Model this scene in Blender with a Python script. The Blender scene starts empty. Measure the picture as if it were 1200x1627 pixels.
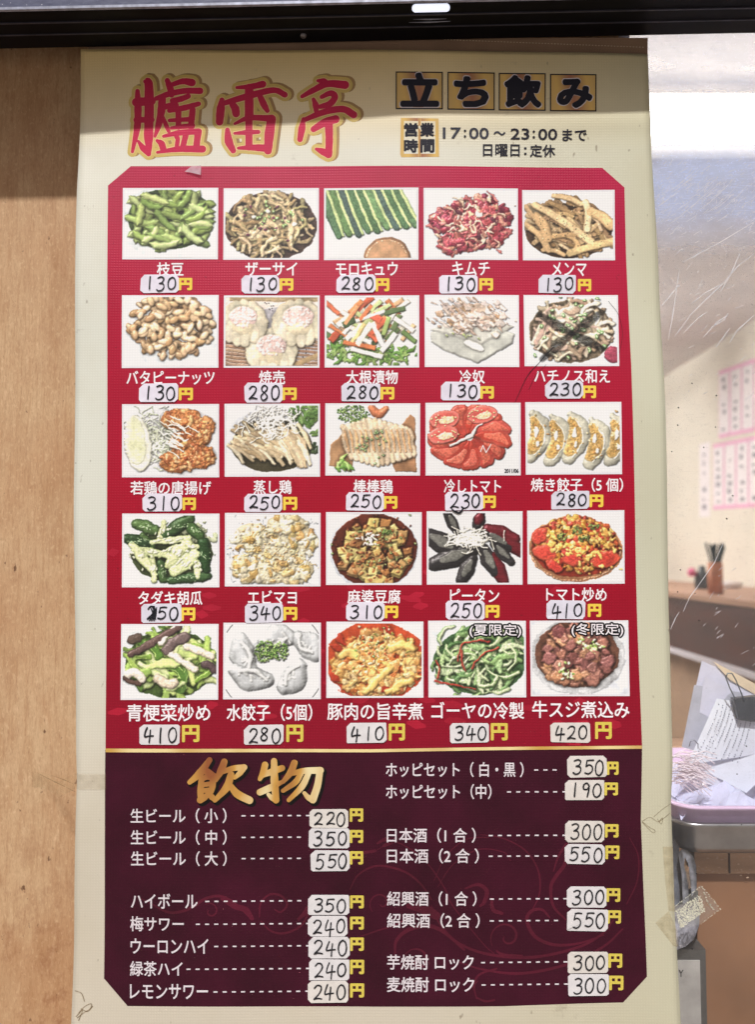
import bpy, bmesh, math, random
import numpy as np
from mathutils import Vector, Matrix

S = bpy.context.scene
COL = S.collection
random.seed(7)
# ---------------------------------------------------------------- camera, sky, sun, exposure
F = 1277.0                      # focal length in photograph pixels
PITCH = math.radians(3.2)
CZ = 1.35                       # camera height
D = 1.02                        # distance to the banner
cam = bpy.data.cameras.new('camera'); camo = bpy.data.objects.new('camera', cam); COL.objects.link(camo)
camo.location = (0, 0, CZ); camo.rotation_euler = (math.pi / 2 + PITCH, 0, 0)
cam.sensor_fit = 'VERTICAL'; cam.sensor_height = 36; cam.angle = 2 * math.atan(813.5 / F)
cam.clip_start = .02; cam.clip_end = 500
cam.dof.use_dof = True; cam.dof.focus_distance = D + .005; cam.dof.aperture_fstop = 3.4
S.camera = camo

SUN_EL, SUN_AZ = math.radians(55), math.radians(-8)   # azimuth: 0 = straight behind the camera, negative = from the left
w = bpy.data.worlds.new('World'); S.world = w; w.use_nodes = True
nt = w.node_tree; bg = nt.nodes['Background']; sky = nt.nodes.new('ShaderNodeTexSky')
sky.sky_type = 'NISHITA'; sky.sun_disc = False; sky.sun_elevation = SUN_EL; sky.sun_rotation = math.pi - SUN_AZ
sky.dust_density = 6; sky.ozone_density = .2; sky.air_density = .7
nt.links.new(sky.outputs[0], bg.inputs[0]); bg.inputs[1].default_value = .042
sun = bpy.data.lights.new('sun', 'SUN'); sun.energy = 4.0; sun.angle = math.radians(1.6); sun.color = (1, .985, .965)
suno = bpy.data.objects.new('sun', sun); COL.objects.link(suno)
sd = Vector((math.sin(SUN_AZ) * math.cos(SUN_EL), -math.cos(SUN_AZ) * math.cos(SUN_EL), math.sin(SUN_EL)))
suno.rotation_euler = sd.to_track_quat('Z', 'Y').to_euler(); suno.location = (0, -3, 5)
S.view_settings.view_transform = 'Standard'; S.view_settings.look = 'None'
S.view_settings.exposure = -0.14; S.view_settings.gamma = 1

# ---------------------------------------------------------------- helpers
def ray(px, py):
    u, v = (px - 600) / F, (813.5 - py) / F
    return u, math.cos(PITCH) - v * math.sin(PITCH), math.sin(PITCH) + v * math.cos(PITCH)
def atY(px, py, Y):             # a photograph pixel as a point of the vertical plane y = Y
    u, y, z = ray(px, py); t = Y / y
    return Vector((u * t, Y, CZ + z * t))
def atX(px, py, X):
    u, y, z = ray(px, py); t = X / u
    return Vector((X, y * t, CZ + z * t))
def ripple(x, z):               # the hanging vinyl is not quite flat
    r = .0018 * math.sin(x * 9 + 1) * math.sin(z * 4.2) + .0019 * math.sin(z * 13 + x * 2) + .0006 * math.sin(x * 21 + z * 7)
    e = max(0, (abs(x - .0) - .27) / .11); r += .0024 * e * e * math.sin(z * 17 + (1 if x > 0 else 3))
    zc = z - (CZ + .568); r += .0012 * math.exp(-(zc / .014) ** 2) * min(1, max(0, (x + .02) / .1))        # fold under the headline
    return r
def on(px, py, lift=0.0):       # a point of the banner's face
    p = atY(px, py, D); p.y -= ripple(p.x, p.z) + lift
    return p
def tag(o, label=None, cat=None, group=None, kind=None):
    for k, v in (('label', label), ('category', cat), ('group', group), ('kind', kind)):
        if v: o[k] = v
    return o
def empty(name, loc, label, cat, group=None):
    o = bpy.data.objects.new(name, None); COL.objects.link(o); o.location = loc; o.empty_display_size = .05
    return tag(o, label, cat, group)
def obj(name, verts, faces, m, parent=None, smooth=False, label=None):
    me = bpy.data.meshes.new(name); me.from_pydata([tuple(v) for v in verts], [], faces); me.update()
    if smooth: me.polygons.foreach_set('use_smooth', [True] * len(me.polygons))
    if m: me.materials.append(m)
    o = bpy.data.objects.new(name, me); COL.objects.link(o)
    if parent is not None:
        o.parent = parent; o.matrix_parent_inverse = Matrix.Translation(-Vector(parent.location)) if parent.type == 'EMPTY' else Matrix.Identity(4)
    if label: o['label'] = label
    return o
class MB:
    def __init__(s): s.v = []; s.f = []
    def add(s, v, f):
        n = len(s.v); s.v += [Vector(a) for a in v]; s.f += [tuple(i + n for i in q) for q in f]; return s
    def box(s, x0, y0, z0, x1, y1, z1):
        return s.add([(x0, y0, z0), (x1, y0, z0), (x1, y1, z0), (x0, y1, z0), (x0, y0, z1), (x1, y0, z1), (x1, y1, z1), (x0, y1, z1)],
                     [(0, 3, 2, 1), (4, 5, 6, 7), (0, 1, 5, 4), (1, 2, 6, 5), (2, 3, 7, 6), (3, 0, 4, 7)])
    def tube(s, pts, r, n=8, cap=True):
        pts = [Vector(p) for p in pts]; rr = r if isinstance(r, (list, tuple)) else [r] * len(pts); base = len(s.v); up = None
        for i, p in enumerate(pts):
            t = (pts[min(i + 1, len(pts) - 1)] - pts[max(i - 1, 0)]).normalized()
            a = t.cross(Vector((0, 0, 1)) if abs(t.z) < .9 else Vector((1, 0, 0))).normalized() if up is None else (up - t * up.dot(t)).normalized()
            up = a; b = t.cross(a)
            s.v += [p + (a * math.cos(k * 2 * math.pi / n) + b * math.sin(k * 2 * math.pi / n)) * rr[i] for k in range(n)]
        for i in range(len(pts) - 1):
            for k in range(n): s.f.append((base + i * n + k, base + i * n + (k + 1) % n, base + (i + 1) * n + (k + 1) % n, base + (i + 1) * n + k))
        if cap: s.f.append(tuple(base + k for k in range(n))[::-1]); s.f.append(tuple(base + (len(pts) - 1) * n + k for k in range(n)))
        return s
    def lathe(s, c, prof, n=24):
        base = len(s.v)
        for r, z in prof: s.v += [Vector((c[0] + r * math.cos(k * 2 * math.pi / n), c[1] + r * math.sin(k * 2 * math.pi / n), c[2] + z)) for k in range(n)]
        for i in range(len(prof) - 1):
            for k in range(n): s.f.append((base + i * n + k, base + i * n + (k + 1) % n, base + (i + 1) * n + (k + 1) % n, base + (i + 1) * n + k))
        return s
    def plate(s, pts, n, t):    # closed slab: outline pts, thickness t along n
        k = len(pts); nn = Vector(n) * t
        return s.add([Vector(p) for p in pts] + [Vector(p) + nn for p in pts], [tuple(range(k)), tuple(range(2 * k - 1, k - 1, -1))] + [(i, i + k, (i + 1) % k + k, (i + 1) % k) for i in range(k)])
    def build(s, name, m, parent=None, smooth=False, label=None): return obj(name, s.v, s.f, m, parent, smooth, label)

def sm(v): return tuple((c / 255 / 12.92 if c / 255 <= .04045 else ((c / 255 + .055) / 1.055) ** 2.4) for c in v)
class NT:                       # terse node building
    def __init__(s, name, rough=.6, spec=.4):
        s.m = bpy.data.materials.new(name); s.m.use_nodes = True; s.t = s.m.node_tree; s.b = s.t.nodes['Principled BSDF']
        s.b.inputs['Roughness'].default_value = rough; s.b.inputs['Specular IOR Level'].default_value = spec
        s.tc = s.t.nodes.new('ShaderNodeTexCoord')
    def n(s, ty, **k):
        x = s.t.nodes.new(ty)
        for a, b in k.items():
            if a in x.inputs.keys() if hasattr(x.inputs, 'keys') else False: x.inputs[a].default_value = b
            else: setattr(x, a, b)
        return x
    def l(s, a, b): s.t.links.new(a, b)
    def pos(s):
        g = s.n('ShaderNodeNewGeometry'); return g.outputs['Position']
    def noise(s, scale, stretch=(1, 1, 1), detail=4, rough=.55, vec=None):
        mp = s.n('ShaderNodeMapping'); mp.inputs['Scale'].default_value = stretch; s.l(vec or s.pos(), mp.inputs[0])
        x = s.n('ShaderNodeTexNoise'); x.inputs['Scale'].default_value = scale; x.inputs['Detail'].default_value = detail; x.inputs['Roughness'].default_value = rough
        s.l(mp.outputs[0], x.inputs['Vector']); return x.outputs['Fac']
    def ramp(s, fac, stops):
        r = s.n('ShaderNodeValToRGB'); e = r.color_ramp.elements
        while len(e) < len(stops): e.new(.5)
        for k, (p, c) in enumerate(stops): e[k].position = p; e[k].color = (c, c, c, 1) if isinstance(c, (int, float)) else (*c, 1)
        s.l(fac, r.inputs[0]); return r.outputs[0]
    def mix(s, fac, a, b, mode='MIX'):
        x = s.n('ShaderNodeMix', data_type='RGBA', blend_type=mode)
        for i, v in ((0, fac), (6, a), (7, b)):
            if hasattr(v, 'is_output'): s.l(v, x.inputs[i])
            else: x.inputs[i].default_value = v if i == 0 else (*v, 1)
        return x.outputs[2]
    def math(s, op, a, b=0.0, c=0.0):
        x = s.n('ShaderNodeMath', operation=op)
        for i, v in enumerate((a, b, c)):
            if hasattr(v, 'is_output'): s.l(v, x.inputs[i])
            else: x.inputs[i].default_value = v
        return x.outputs[0]
    def col(s, c):
        if hasattr(c, 'is_output'): s.l(c, s.b.inputs['Base Color'])
        else: s.b.inputs['Base Color'].default_value = (*c, 1)
        return s
    def bump(s, h, strength=.3, dist=.0005, chain=None):
        x = s.n('ShaderNodeBump'); x.inputs['Strength'].default_value = strength; x.inputs['Distance'].default_value = dist
        s.l(h, x.inputs['Height'])
        if chain is not None: s.l(chain, x.inputs['Normal'])
        s.l(x.outputs[0], s.b.inputs['Normal']); return x.outputs[0]

def plain(name, rgb, rough=.6, spec=.4, var=.12, scale=60, metal=0, bump=0.0, stretch=(1, 1, 1)):
    """rgb given as 0-255; mild noise variation so that nothing is flat"""
    t = NT(name, rough, spec); c = sm(rgb); nz = t.noise(scale, stretch)
    t.col(t.mix(t.ramp(nz, ((.3, 0.), (.7, 1.))), tuple(v * (1 - var) for v in c), tuple(min(1, v * (1 + var)) for v in c)))
    t.b.inputs['Metallic'].default_value = metal
    if bump: t.bump(nz, bump, .001)
    return t.m
def weave(t):                   # canvas grid of the banner: fine relief only
    sp = t.n('ShaderNodeSeparateXYZ'); t.l(t.pos(), sp.inputs[0])
    a = t.math('SINE', t.math('MULTIPLY', sp.outputs[0], 2 * math.pi / .0034)); b = t.math('SINE', t.math('MULTIPLY', sp.outputs[2], 2 * math.pi / .0034))
    return t.math('MAXIMUM', a, b)
def print_mat(name, rgb, rough=.42, var=.05, spec=.4, wv=.35, dirt=0.0):
    t = NT(name, rough, spec); c = sm(rgb); nz = t.noise(14, (1, 1, 1), 5); g = weave(t)
    k = t.mix(t.ramp(nz, ((.3, 0.), (.7, 1.))), tuple(v * (1 - var) for v in c), tuple(min(1, v * (1 + var)) for v in c))
    k = t.mix(t.math('MULTIPLY', t.math('ADD', g, 1.0), .035), k, tuple(v * .4 for v in c))
    if dirt: k = t.mix(t.ramp(t.noise(160, (1, 1, .6), 2), ((.70, 0.), (.78, dirt))), k, sm((90, 80, 66)))
    t.col(k); t.bump(g, wv, .00022); return t.m
# ---------------------------------------------------------------- printed food pictures
# Each dish picture of the poster is flat print: a small height-field renderer draws it into an image in memory.
PS = 2.0                                   # picture pixels per unit; a picture is 150 x 115 units
PW, PH = 300, 230
YY, XX = np.mgrid[0:PH, 0:PW].astype(np.float32)
XX = XX / PS; YY = YY / PS

def vnoise(rng, cell, aniso=1.0, ang=0.0):
    """smooth value noise, 0..1, over the picture"""
    c, s = math.cos(ang), math.sin(ang)
    u = (XX * c + YY * s) / (cell * aniso) + 50; v = (-XX * s + YY * c) / cell + 50
    g = rng.random((128, 128)).astype(np.float32)
    iu = np.floor(u).astype(int); iv = np.floor(v).astype(int)
    fu = u - iu; fv = v - iv
    fu = fu * fu * (3 - 2 * fu); fv = fv * fv * (3 - 2 * fv)
    a = g[iv % 128, iu % 128]; b = g[iv % 128, (iu + 1) % 128]
    c2 = g[(iv + 1) % 128, iu % 128]; d = g[(iv + 1) % 128, (iu + 1) % 128]
    return (a * (1 - fu) + b * fu) * (1 - fv) + (c2 * (1 - fu) + d * fu) * fv

def blur(a, r):
    r = int(r)
    if r < 1: return a
    for ax in (0, 1):
        p = np.pad(a, [(r, r) if i == ax else (0, 0) for i in range(a.ndim)], mode='edge')
        cs = np.cumsum(p, axis=ax, dtype=np.float64)
        n = a.shape[ax]
        z = np.take(cs, range(2 * r, 2 * r + n), axis=ax)
        lo = np.concatenate([np.zeros_like(np.take(cs, [0], axis=ax)), np.take(cs, range(0, n - 1), axis=ax)], axis=ax)
        a = ((z - lo) / (2 * r + 1)).astype(np.float32)
    return a

class Pic:
    def __init__(s, seed, bg=(226, 230, 236)):
        s.rng = np.random.default_rng(seed); s.R = random.Random(seed)
        s.c = np.ones((PH, PW, 3), np.float32) * np.array(bg, np.float32)
        s.c *= (0.97 + 0.05 * vnoise(s.rng, 40))[..., None]
        s.h = np.zeros((PH, PW), np.float32)
        s.gl = np.zeros((PH, PW), np.float32)
        s.n1 = vnoise(s.rng, 2.2); s.n2 = vnoise(s.rng, 6); s.n3 = vnoise(s.rng, 1.1)
    def box(s, x0, y0, x1, y1):
        return (slice(max(0, int(y0 * PS) - 1), max(0, min(PH, int(y1 * PS) + 2))), slice(max(0, int(x0 * PS) - 1), max(0, min(PW, int(x1 * PS) + 2))))
    def put(s, sl, mask, h, col, gloss=.3, tex=.18, edge=None, e=None, bump=0.0):
        if h.size == 0: return
        n = s.n1[sl] * .6 + s.n3[sl] * .4
        h = h + bump * (n - .5)
        m = mask & (h > s.h[sl])
        base = np.array(col, np.float32) * (1 + .75 * tex * (n[..., None] - .5) * 2)
        if edge is not None:
            k = np.clip(e, 0, 1)[..., None] * .42
            base = base * (1 - k) + np.array(edge, np.float32) * k
        s.c[sl][m] = base[m]; s.h[sl][m] = h[m]; s.gl[sl][m] = gloss
    def stroke(s, pts, w, col, z=1, hh=None, **k):
        """a bent capsule; w = half widths along it"""
        pts = np.array(pts, float)
        if np.isscalar(w): w = [w] * len(pts)
        # refine with Catmull-Rom
        P = np.vstack([2 * pts[0] - pts[1], pts, 2 * pts[-1] - pts[-2]]); W = [w[0]] + list(w) + [w[-1]]
        q = []
        for i in range(1, len(P) - 2):
            for t in np.linspace(0, 1, 5, endpoint=False):
                a, b, c, d = P[i - 1], P[i], P[i + 1], P[i + 2]
                q.append((*(.5 * (2 * b + (c - a) * t + (2 * a - 5 * b + 4 * c - d) * t * t + (3 * b - a - 3 * c + d) * t ** 3)), W[i] * (1 - t) + W[i + 1] * t))
        q.append((*pts[-1], w[-1])); q = np.array(q); mw = max(w)
        sl = s.box(q[:, 0].min() - mw, q[:, 1].min() - mw, q[:, 0].max() + mw, q[:, 1].max() + mw)
        X, Y = XX[sl], YY[sl]
        if X.size == 0: return
        best = np.full(X.shape, 9., np.float32); br = np.ones(X.shape, np.float32)
        for (x0, y0, r0), (x1, y1, r1) in zip(q[:-1], q[1:]):
            dx, dy = x1 - x0, y1 - y0; L = dx * dx + dy * dy + 1e-6
            t = np.clip(((X - x0) * dx + (Y - y0) * dy) / L, 0, 1)
            r = r0 + (r1 - r0) * t
            d = np.hypot(X - x0 - t * dx, Y - y0 - t * dy) / np.maximum(r, .01)
            m = d < best; best[m] = d[m]; br[m] = r[m]
        flat = k.pop('flat', 1.0)
        hh = mw if hh is None else hh
        prof = np.sqrt(np.clip(1 - best ** 2, 0, 1)) ** flat
        s.put(sl, best < 1, z + hh * prof, col, e=np.clip(best * 1.6 - .75, 0, 1), **k)
    def ell(s, x, y, rx, ry, ang, col, z=1, hh=3, **k):
        m = max(rx, ry); sl = s.box(x - m, y - m, x + m, y + m); X, Y = XX[sl] - x, YY[sl] - y
        c, sn = math.cos(ang), math.sin(ang)
        d = np.hypot((X * c + Y * sn) / rx, (-X * sn + Y * c) / ry)
        flat = k.pop('flat', 1.0)
        if k.get('gloss') == 0: k.setdefault('tex', .03)
        s.put(sl, d < 1, z + hh * np.sqrt(np.clip(1 - d * d, 0, 1)) ** flat, col, e=np.clip(d * 2.2 - 1.2, 0, 1), **k)
    def poly(s, pts, col, z=1, hh=2, bev=1.5, tilt=(0, 0), **k):
        pts = np.array(pts, float)
        if np.sum(pts[:, 0] * np.roll(pts[:, 1], -1) - pts[:, 1] * np.roll(pts[:, 0], -1)) < 0: pts = pts[::-1]
        sl = s.box(pts[:, 0].min(), pts[:, 1].min(), pts[:, 0].max(), pts[:, 1].max()); X, Y = XX[sl], YY[sl]
        d = np.full(X.shape, 1e3, np.float32)
        for a, b in zip(pts, np.roll(pts, -1, axis=0)):
            n = np.array([-(b - a)[1], (b - a)[0]]); n = n / (np.hypot(*n) + 1e-6)
            d = np.minimum(d, (X - a[0]) * n[0] + (Y - a[1]) * n[1])
        cx, cy = pts.mean(axis=0)
        s.put(sl, d > 0, z + hh * np.clip(d / bev, 0, 1) ** .5 + tilt[0] * (X - cx) + tilt[1] * (Y - cy), col, e=np.clip(1 - d / (bev * 1.3), 0, 1), **k)
    def chunk(s, x, y, r, col, z=1, **k):
        n = s.R.randint(5, 7); a0 = s.R.random() * 6.28
        s.poly([(x + r * s.R.uniform(.75, 1.1) * math.cos(a0 + i * 6.283 / n), y + r * s.R.uniform(.7, 1) * math.sin(a0 + i * 6.283 / n)) for i in range(n)], col, z, **k)
    def rings(s, pts, col=(120, 170, 70), r=2.2, z=14):
        for x, y in pts:
            a = s.R.random() * 3
            s.ell(x, y, r, r * .75, a, col, z, 1.2, tex=.3, edge=(60, 110, 45), gloss=.4)
            s.ell(x, y, r * .45, r * .3, a, (214, 224, 180), z + 1.6, .3, tex=.1, gloss=0)
    def mass(s, x, y, rx, ry, cols, n, z=2, rr=(3, 7), gl=.5, dome=8, tex=.35, sq=.6):
        """a heap of irregular lumps"""
        for i in range(n):
            a = s.R.random() * 6.283; q = math.sqrt(s.R.random()); px = x + rx * q * math.cos(a); py = y + ry * q * math.sin(a)
            r = s.R.uniform(*rr)
            s.ell(px, py, r, r * s.R.uniform(sq * .7, 1), s.R.random() * 3.1, s.var(s.R.choice(cols), 14), z + dome * (1 - q * q) + s.R.uniform(0, 3), r * .6, tex=tex, gloss=gl, bump=1.6)
    def var(s, c, v=12):
        k = s.R.uniform(-v, v); return tuple(max(0, min(255, x + k + s.R.uniform(-v, v) * .3)) for x in c)
    def inside(s, x, y): return 0 < x < 150 and 0 < y < 115
    def final(s, amb=.6, dif=.62, spec=1.0, ao=.09, gamma=1.0, sharp=.1, warp=.22, depth=1.0):
        wx = (vnoise(s.rng, 9) - .5) * 7 + (vnoise(s.rng, 3.2) - .5) * 2.6 + (vnoise(s.rng, 1.4) - .5) * 1.0
        wy = (vnoise(s.rng, 9) - .5) * 7 + (vnoise(s.rng, 3.2) - .5) * 2.6 + (vnoise(s.rng, 1.4) - .5) * 1.0
        wx *= warp; wy *= warp
        ix = np.clip((XX + wx) * PS, 0, PW - 1).astype(int); iy = np.clip((YY + wy) * PS, 0, PH - 1).astype(int)
        s.c = s.c[iy, ix]; s.h = s.h[iy, ix]; s.gl = s.gl[iy, ix]
        h = blur(s.h, 2) * .6 + blur(s.h, 1) * .4
        gy, gx = np.gradient(h, 1 / PS)
        gx = np.clip(gx, -1.15, 1.15) * .72; gy = np.clip(gy, -1.15, 1.15) * .72
        nz = 1 / np.sqrt(1 + gx ** 2 + gy ** 2); nx = -gx * nz; ny = -gy * nz
        lam = np.clip(nx * -.34 + ny * -.5 + nz * .8, 0, 1) / .8
        occ = np.clip(blur(h, 8) - h, 0, 5); occ2 = np.clip(blur(h, 2) - h, 0, 3)
        occ = occ * np.clip(s.h / 2.5, .12, .8); occ2 = occ2 * np.clip(s.h / 2.5, .1, .8)
        A = 1 / (1 + ao * 1.9 * blur(occ, 2) + ao * .5 * occ2)
        sp = np.clip(nx * -.25 + ny * -.36 + nz * .9, 0, 1) ** 26 * s.gl * spec
        hm = np.percentile(s.h, 97) + .01; hn = np.clip(blur(s.h, 1) / hm, 0, 1.1); dep = np.where(s.h > 1.2, (.70 + .32 * hn), 1.0)
        tone = dep * depth + (1 - depth)
        tone = tone * .9 * (1 + .0 * tone) + .22 * vnoise(s.rng, 16) + .12 * (vnoise(s.rng, 5) - .5)
        o = s.c * ((amb + dif * lam) * A * tone / (amb + dif))[..., None] * 1.27 + (sp ** 1.5 * 130 * (.45 + s.n1 * .5) * (nz < .995))[..., None]
        o += (vnoise(s.rng, .7)[..., None] - .5) * 8
        g = o.mean(axis=2, keepdims=True); o = g + (o - g) * .82 + (3, 2, 0)
        o = blur(o, 1); o = o + sharp * (o - blur(o, 4))
        return (np.clip(o, 6, 250) / 255.) ** gamma

def rot(x, y, L, a): return [(x - L / 2 * math.cos(a), y - L / 2 * math.sin(a)), (x, y), (x + L / 2 * math.cos(a), y + L / 2 * math.sin(a))]

def d_edamame():
    s = Pic(1); R = s.R
    s.ell(75, 52, 86, 66, 0, (206, 212, 214), 0, .5, gloss=0); s.ell(75, 48, 70, 52, 0, (52, 70, 36), .6, 1, gloss=0, tex=.4)
    for i in range(78):
        a = R.random() * 6.283; q = math.sqrt(R.random()) * (1.12 - i / 240); x = 76 + 66 * q * math.cos(a); y = 50 + 50 * q * math.sin(a)
        ang = R.uniform(-1.6, .9); L = R.uniform(34, 52); b = R.uniform(-9, 9)
        ax, ay = math.cos(ang), math.sin(ang); p = [(x + ax * t * L / 2 - ay * b * (1 - t * t), y + ay * t * L / 2 + ax * b * (1 - t * t)) for t in (-1, -.62, -.3, 0, .3, .62, 1)]
        w = R.uniform(6.2, 7.8); s.stroke(p, [.7, w * .95, w * .78, w, w * .8, w * .9, .6], s.var(R.choice([(156, 176, 96), (140, 164, 80), (174, 190, 120), (122, 148, 72)]), 10), 3 + i * .24, tex=.08, gloss=.75, edge=(70, 102, 42))
    return s.final(ao=.14, dif=.8, warp=.1)
def d_zasai():
    s = Pic(2); R = s.R
    s.ell(74, 60, 76, 58, 0, (84, 60, 52), 1, 1, gloss=.1, tex=.5)
    for i in range(190):
        a = R.random() * 6.283; q = math.sqrt(R.random()); x = 72 + 64 * q * math.cos(a); y = 58 + 48 * q * math.sin(a)
        ang = R.uniform(0, 3.14); L = R.uniform(20, 40); b = R.uniform(-9, 9); w = R.uniform(2.2, 4.2); ax, ay = math.cos(ang), math.sin(ang)
        p = [(x + ax * t * L / 2 - ay * b * (1 - t * t) + R.uniform(-1.5, 1.5), y + ay * t * L / 2 + ax * b * (1 - t * t)) for t in (-1, -.5, 0, .5, 1)]
        s.stroke(p, [w, w * 1.1, w * .9, w, w * .8], s.var(R.choice([(192, 168, 124), (172, 148, 102), (206, 184, 144), (150, 122, 84), (166, 154, 104)]), 10), 2 + i * .09, hh=w * .9, tex=.25, gloss=.7, edge=(110, 84, 56), flat=.7, bump=1)
    s.rings([(R.gauss(72, 25), R.gauss(45, 14)) for _ in range(26)], (132, 172, 88), 2.8, 22)
    for x, y in ((70, 36), (113, 57), (45, 45)): s.ell(x, y, 4, 3.4, 0, (236, 236, 222), 24, 2, gloss=1)
    for _ in range(12): s.ell(R.gauss(75, 30), R.gauss(55, 20), 3, 2.2, R.random() * 3, (98, 42, 66), 21, 2, gloss=.5)
    return s.final(warp=0.45, ao=.13)
def d_cucumber_sticks():
    s = Pic(3, (222, 229, 234)); R = s.R
    for i in range(9):
        x = -6 + i * 15; y1 = 88 - i * 2.6 + R.uniform(-2, 2); x2 = x + 30 + i * .8; w = 8.2; c = [(76, 112, 74), (92, 130, 78), (62, 86, 80), (70, 108, 68)][i % 4]
        s.stroke([(x - 4, -8), ((x + x2) / 2, y1 / 2), (x2 - 2, y1 - 10)], [w, w, w * .7], s.var(c, 8), 4 + i * .1, hh=5, tex=.35, gloss=.8, edge=(40, 62, 48), flat=.5)
        s.stroke([(x + 5, -8), ((x + x2) / 2 + 8, y1 / 2), (x2 + 5, y1 - 10)], [2.6, 3.6, 2], (184, 200, 132), 6 + i * .1, hh=4, tex=.15, gloss=.4, edge=(124, 158, 84))
    s.ell(101, 116, 39, 37, 0, (150, 104, 70), 1, 4, gloss=.3, flat=.3); s.ell(101, 117, 36, 34, 0, (186, 138, 98), 4.6, 2.5, gloss=.35, tex=.07, flat=.3)
    for i in range(26):
        a = -R.uniform(.2, 3.0); s.ell(101 + 34 * math.cos(a), 117 + 32 * math.sin(a), 1.1, .7, a, (240, 214, 176), 7, 1, gloss=1)
    return s.final(ao=.08)
def d_kimchi():
    s = Pic(4, (222, 228, 238)); R = s.R
    for cx, cy, rx, ry, n in ((84, 56, 56, 46, 330), (40, 52, 32, 22, 90), (48, 88, 26, 20, 90)):
        s.mass(cx, cy, rx, ry, [(176, 66, 76), (150, 44, 60), (196, 104, 96), (206, 140, 118), (128, 34, 56)], n, 2, (3.5, 8), 1.0, 9, .45)
    for i in range(70):
        x, y = R.gauss(80, 26), R.gauss(56, 19); a = R.uniform(0, 3.14); s.stroke([(x + k * 7 * math.cos(a) + R.uniform(-3, 3), y + k * 7 * math.sin(a) + R.uniform(-3, 3)) for k in (-1, 0, 1)], [1.4, 2.8, 1.2], s.var(R.choice([(216, 178, 148), (200, 110, 104), (184, 76, 84), (222, 196, 170)]), 12), 12 + R.uniform(0, 4), tex=.3, gloss=1, edge=(160, 60, 66))
    for x, y in ((112, 52), (86, 78), (54, 36)): s.ell(x, y, 7, 4, .4, (84, 34, 50), 17, 1, tex=.5, gloss=.6)
    s.ell(88, 40, 7, 5, .3, (236, 226, 214), 18, 2, gloss=.6)
    return s.final(warp=0.9, ao=.14)
def plank(s, x, y, L, a, w, col, z, **k):
    c, n = math.cos(a), math.sin(a); p = [(x - c * L / 2 - n * w, y - n * L / 2 + c * w), (x + c * L / 2 - n * w, y + n * L / 2 + c * w), (x + c * L / 2 + n * w, y + n * L / 2 - c * w), (x - c * L / 2 + n * w, y - n * L / 2 - c * w)]
    s.poly(p, col, z, **k)
def d_menma():
    s = Pic(5, (226, 230, 238)); R = s.R
    s.ell(74, 66, 74, 48, 0, (96, 68, 46), 1, 1, tex=.4, gloss=.3)
    cs = [(190, 156, 112), (172, 136, 92), (206, 176, 134), (152, 118, 78)]
    for i in range(120):
        x, y = R.uniform(6, 146), R.uniform(14, 106)
        if ((x - 74) / 74) ** 2 + ((y - 62) / 46) ** 2 > .8: continue
        a = R.uniform(-.7, 1.1); L = R.uniform(28, 50); b = R.uniform(-6, 6)
        s.stroke([(x - L / 2 * math.cos(a), y - L / 2 * math.sin(a)), (x + b * .6, y - b), (x + L / 2 * math.cos(a), y + L / 2 * math.sin(a))], R.uniform(3.2, 5.2), s.var(R.choice(cs), 10), 4 + i * .1, hh=3, tex=.22, gloss=.55, edge=(112, 80, 52), flat=.35)
    for x0, y0, x1, y1, w, c in ((18, 22, 112, 86, 7, (204, 172, 126)), (104, 18, 106, 64, 6.5, (212, 184, 138)), (4, 56, 40, 100, 6, (188, 152, 104)), (30, 100, 66, 108, 4, (196, 160, 112)), (76, 106, 148, 86, 7, (190, 160, 108)), (20, 42, 38, 80, 9, (180, 146, 100)), (112, 34, 146, 58, 9, (200, 162, 112)), (50, 6, 96, 20, 5, (200, 166, 122)), (46, 78, 92, 74, 4.5, (176, 138, 92))):
        s.stroke([(x0, y0), ((x0 + x1) / 2 + 3, (y0 + y1) / 2 - 3), (x1, y1)], [w * .9, w, w], s.var(c, 5), 17 + w * .2, hh=3.6, tex=.18, gloss=.5, edge=(120, 84, 54), flat=.3)
    s.stroke([(48, 74), (74, 76), (90, 90), (80, 106)], [3, 4, 5, 3], (196, 156, 104), 18, hh=3, tex=.2, gloss=.6, edge=(120, 84, 54), flat=.4)
    for _ in range(110): s.ell(R.gauss(75, 34), R.gauss(62, 20), .9, .6, R.random() * 3, R.choice([(52, 40, 28), (60, 48, 30), (236, 220, 180)]), 22.6, .6, gloss=.6)
    return s.final(ao=.11)
def d_peanuts():
    s = Pic(6); R = s.R
    s.ell(80, 60, 78, 58, 0, (206, 210, 214), .2, .6, gloss=0)
    for i in range(230):
        a = R.random() * 6.283; q = math.sqrt(R.random()); x = 76 + 67 * q * math.cos(a); y = 47 + 52 * q * math.sin(a); an = R.uniform(0, 3.14)
        z = 3 + 10 * (1 - q * q) + i * .03; c = s.var(R.choice([(212, 178, 136), (196, 158, 116), (224, 194, 156), (184, 144, 100)]), 9)
        z = 3 + i * .1; s.ell(x, y, R.uniform(8, 10.4), R.uniform(4.8, 6.2), an, c, z, 4.6, tex=.1, gloss=.8, edge=(136, 96, 62))
    return s.final(ao=.13, warp=.08)
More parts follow.
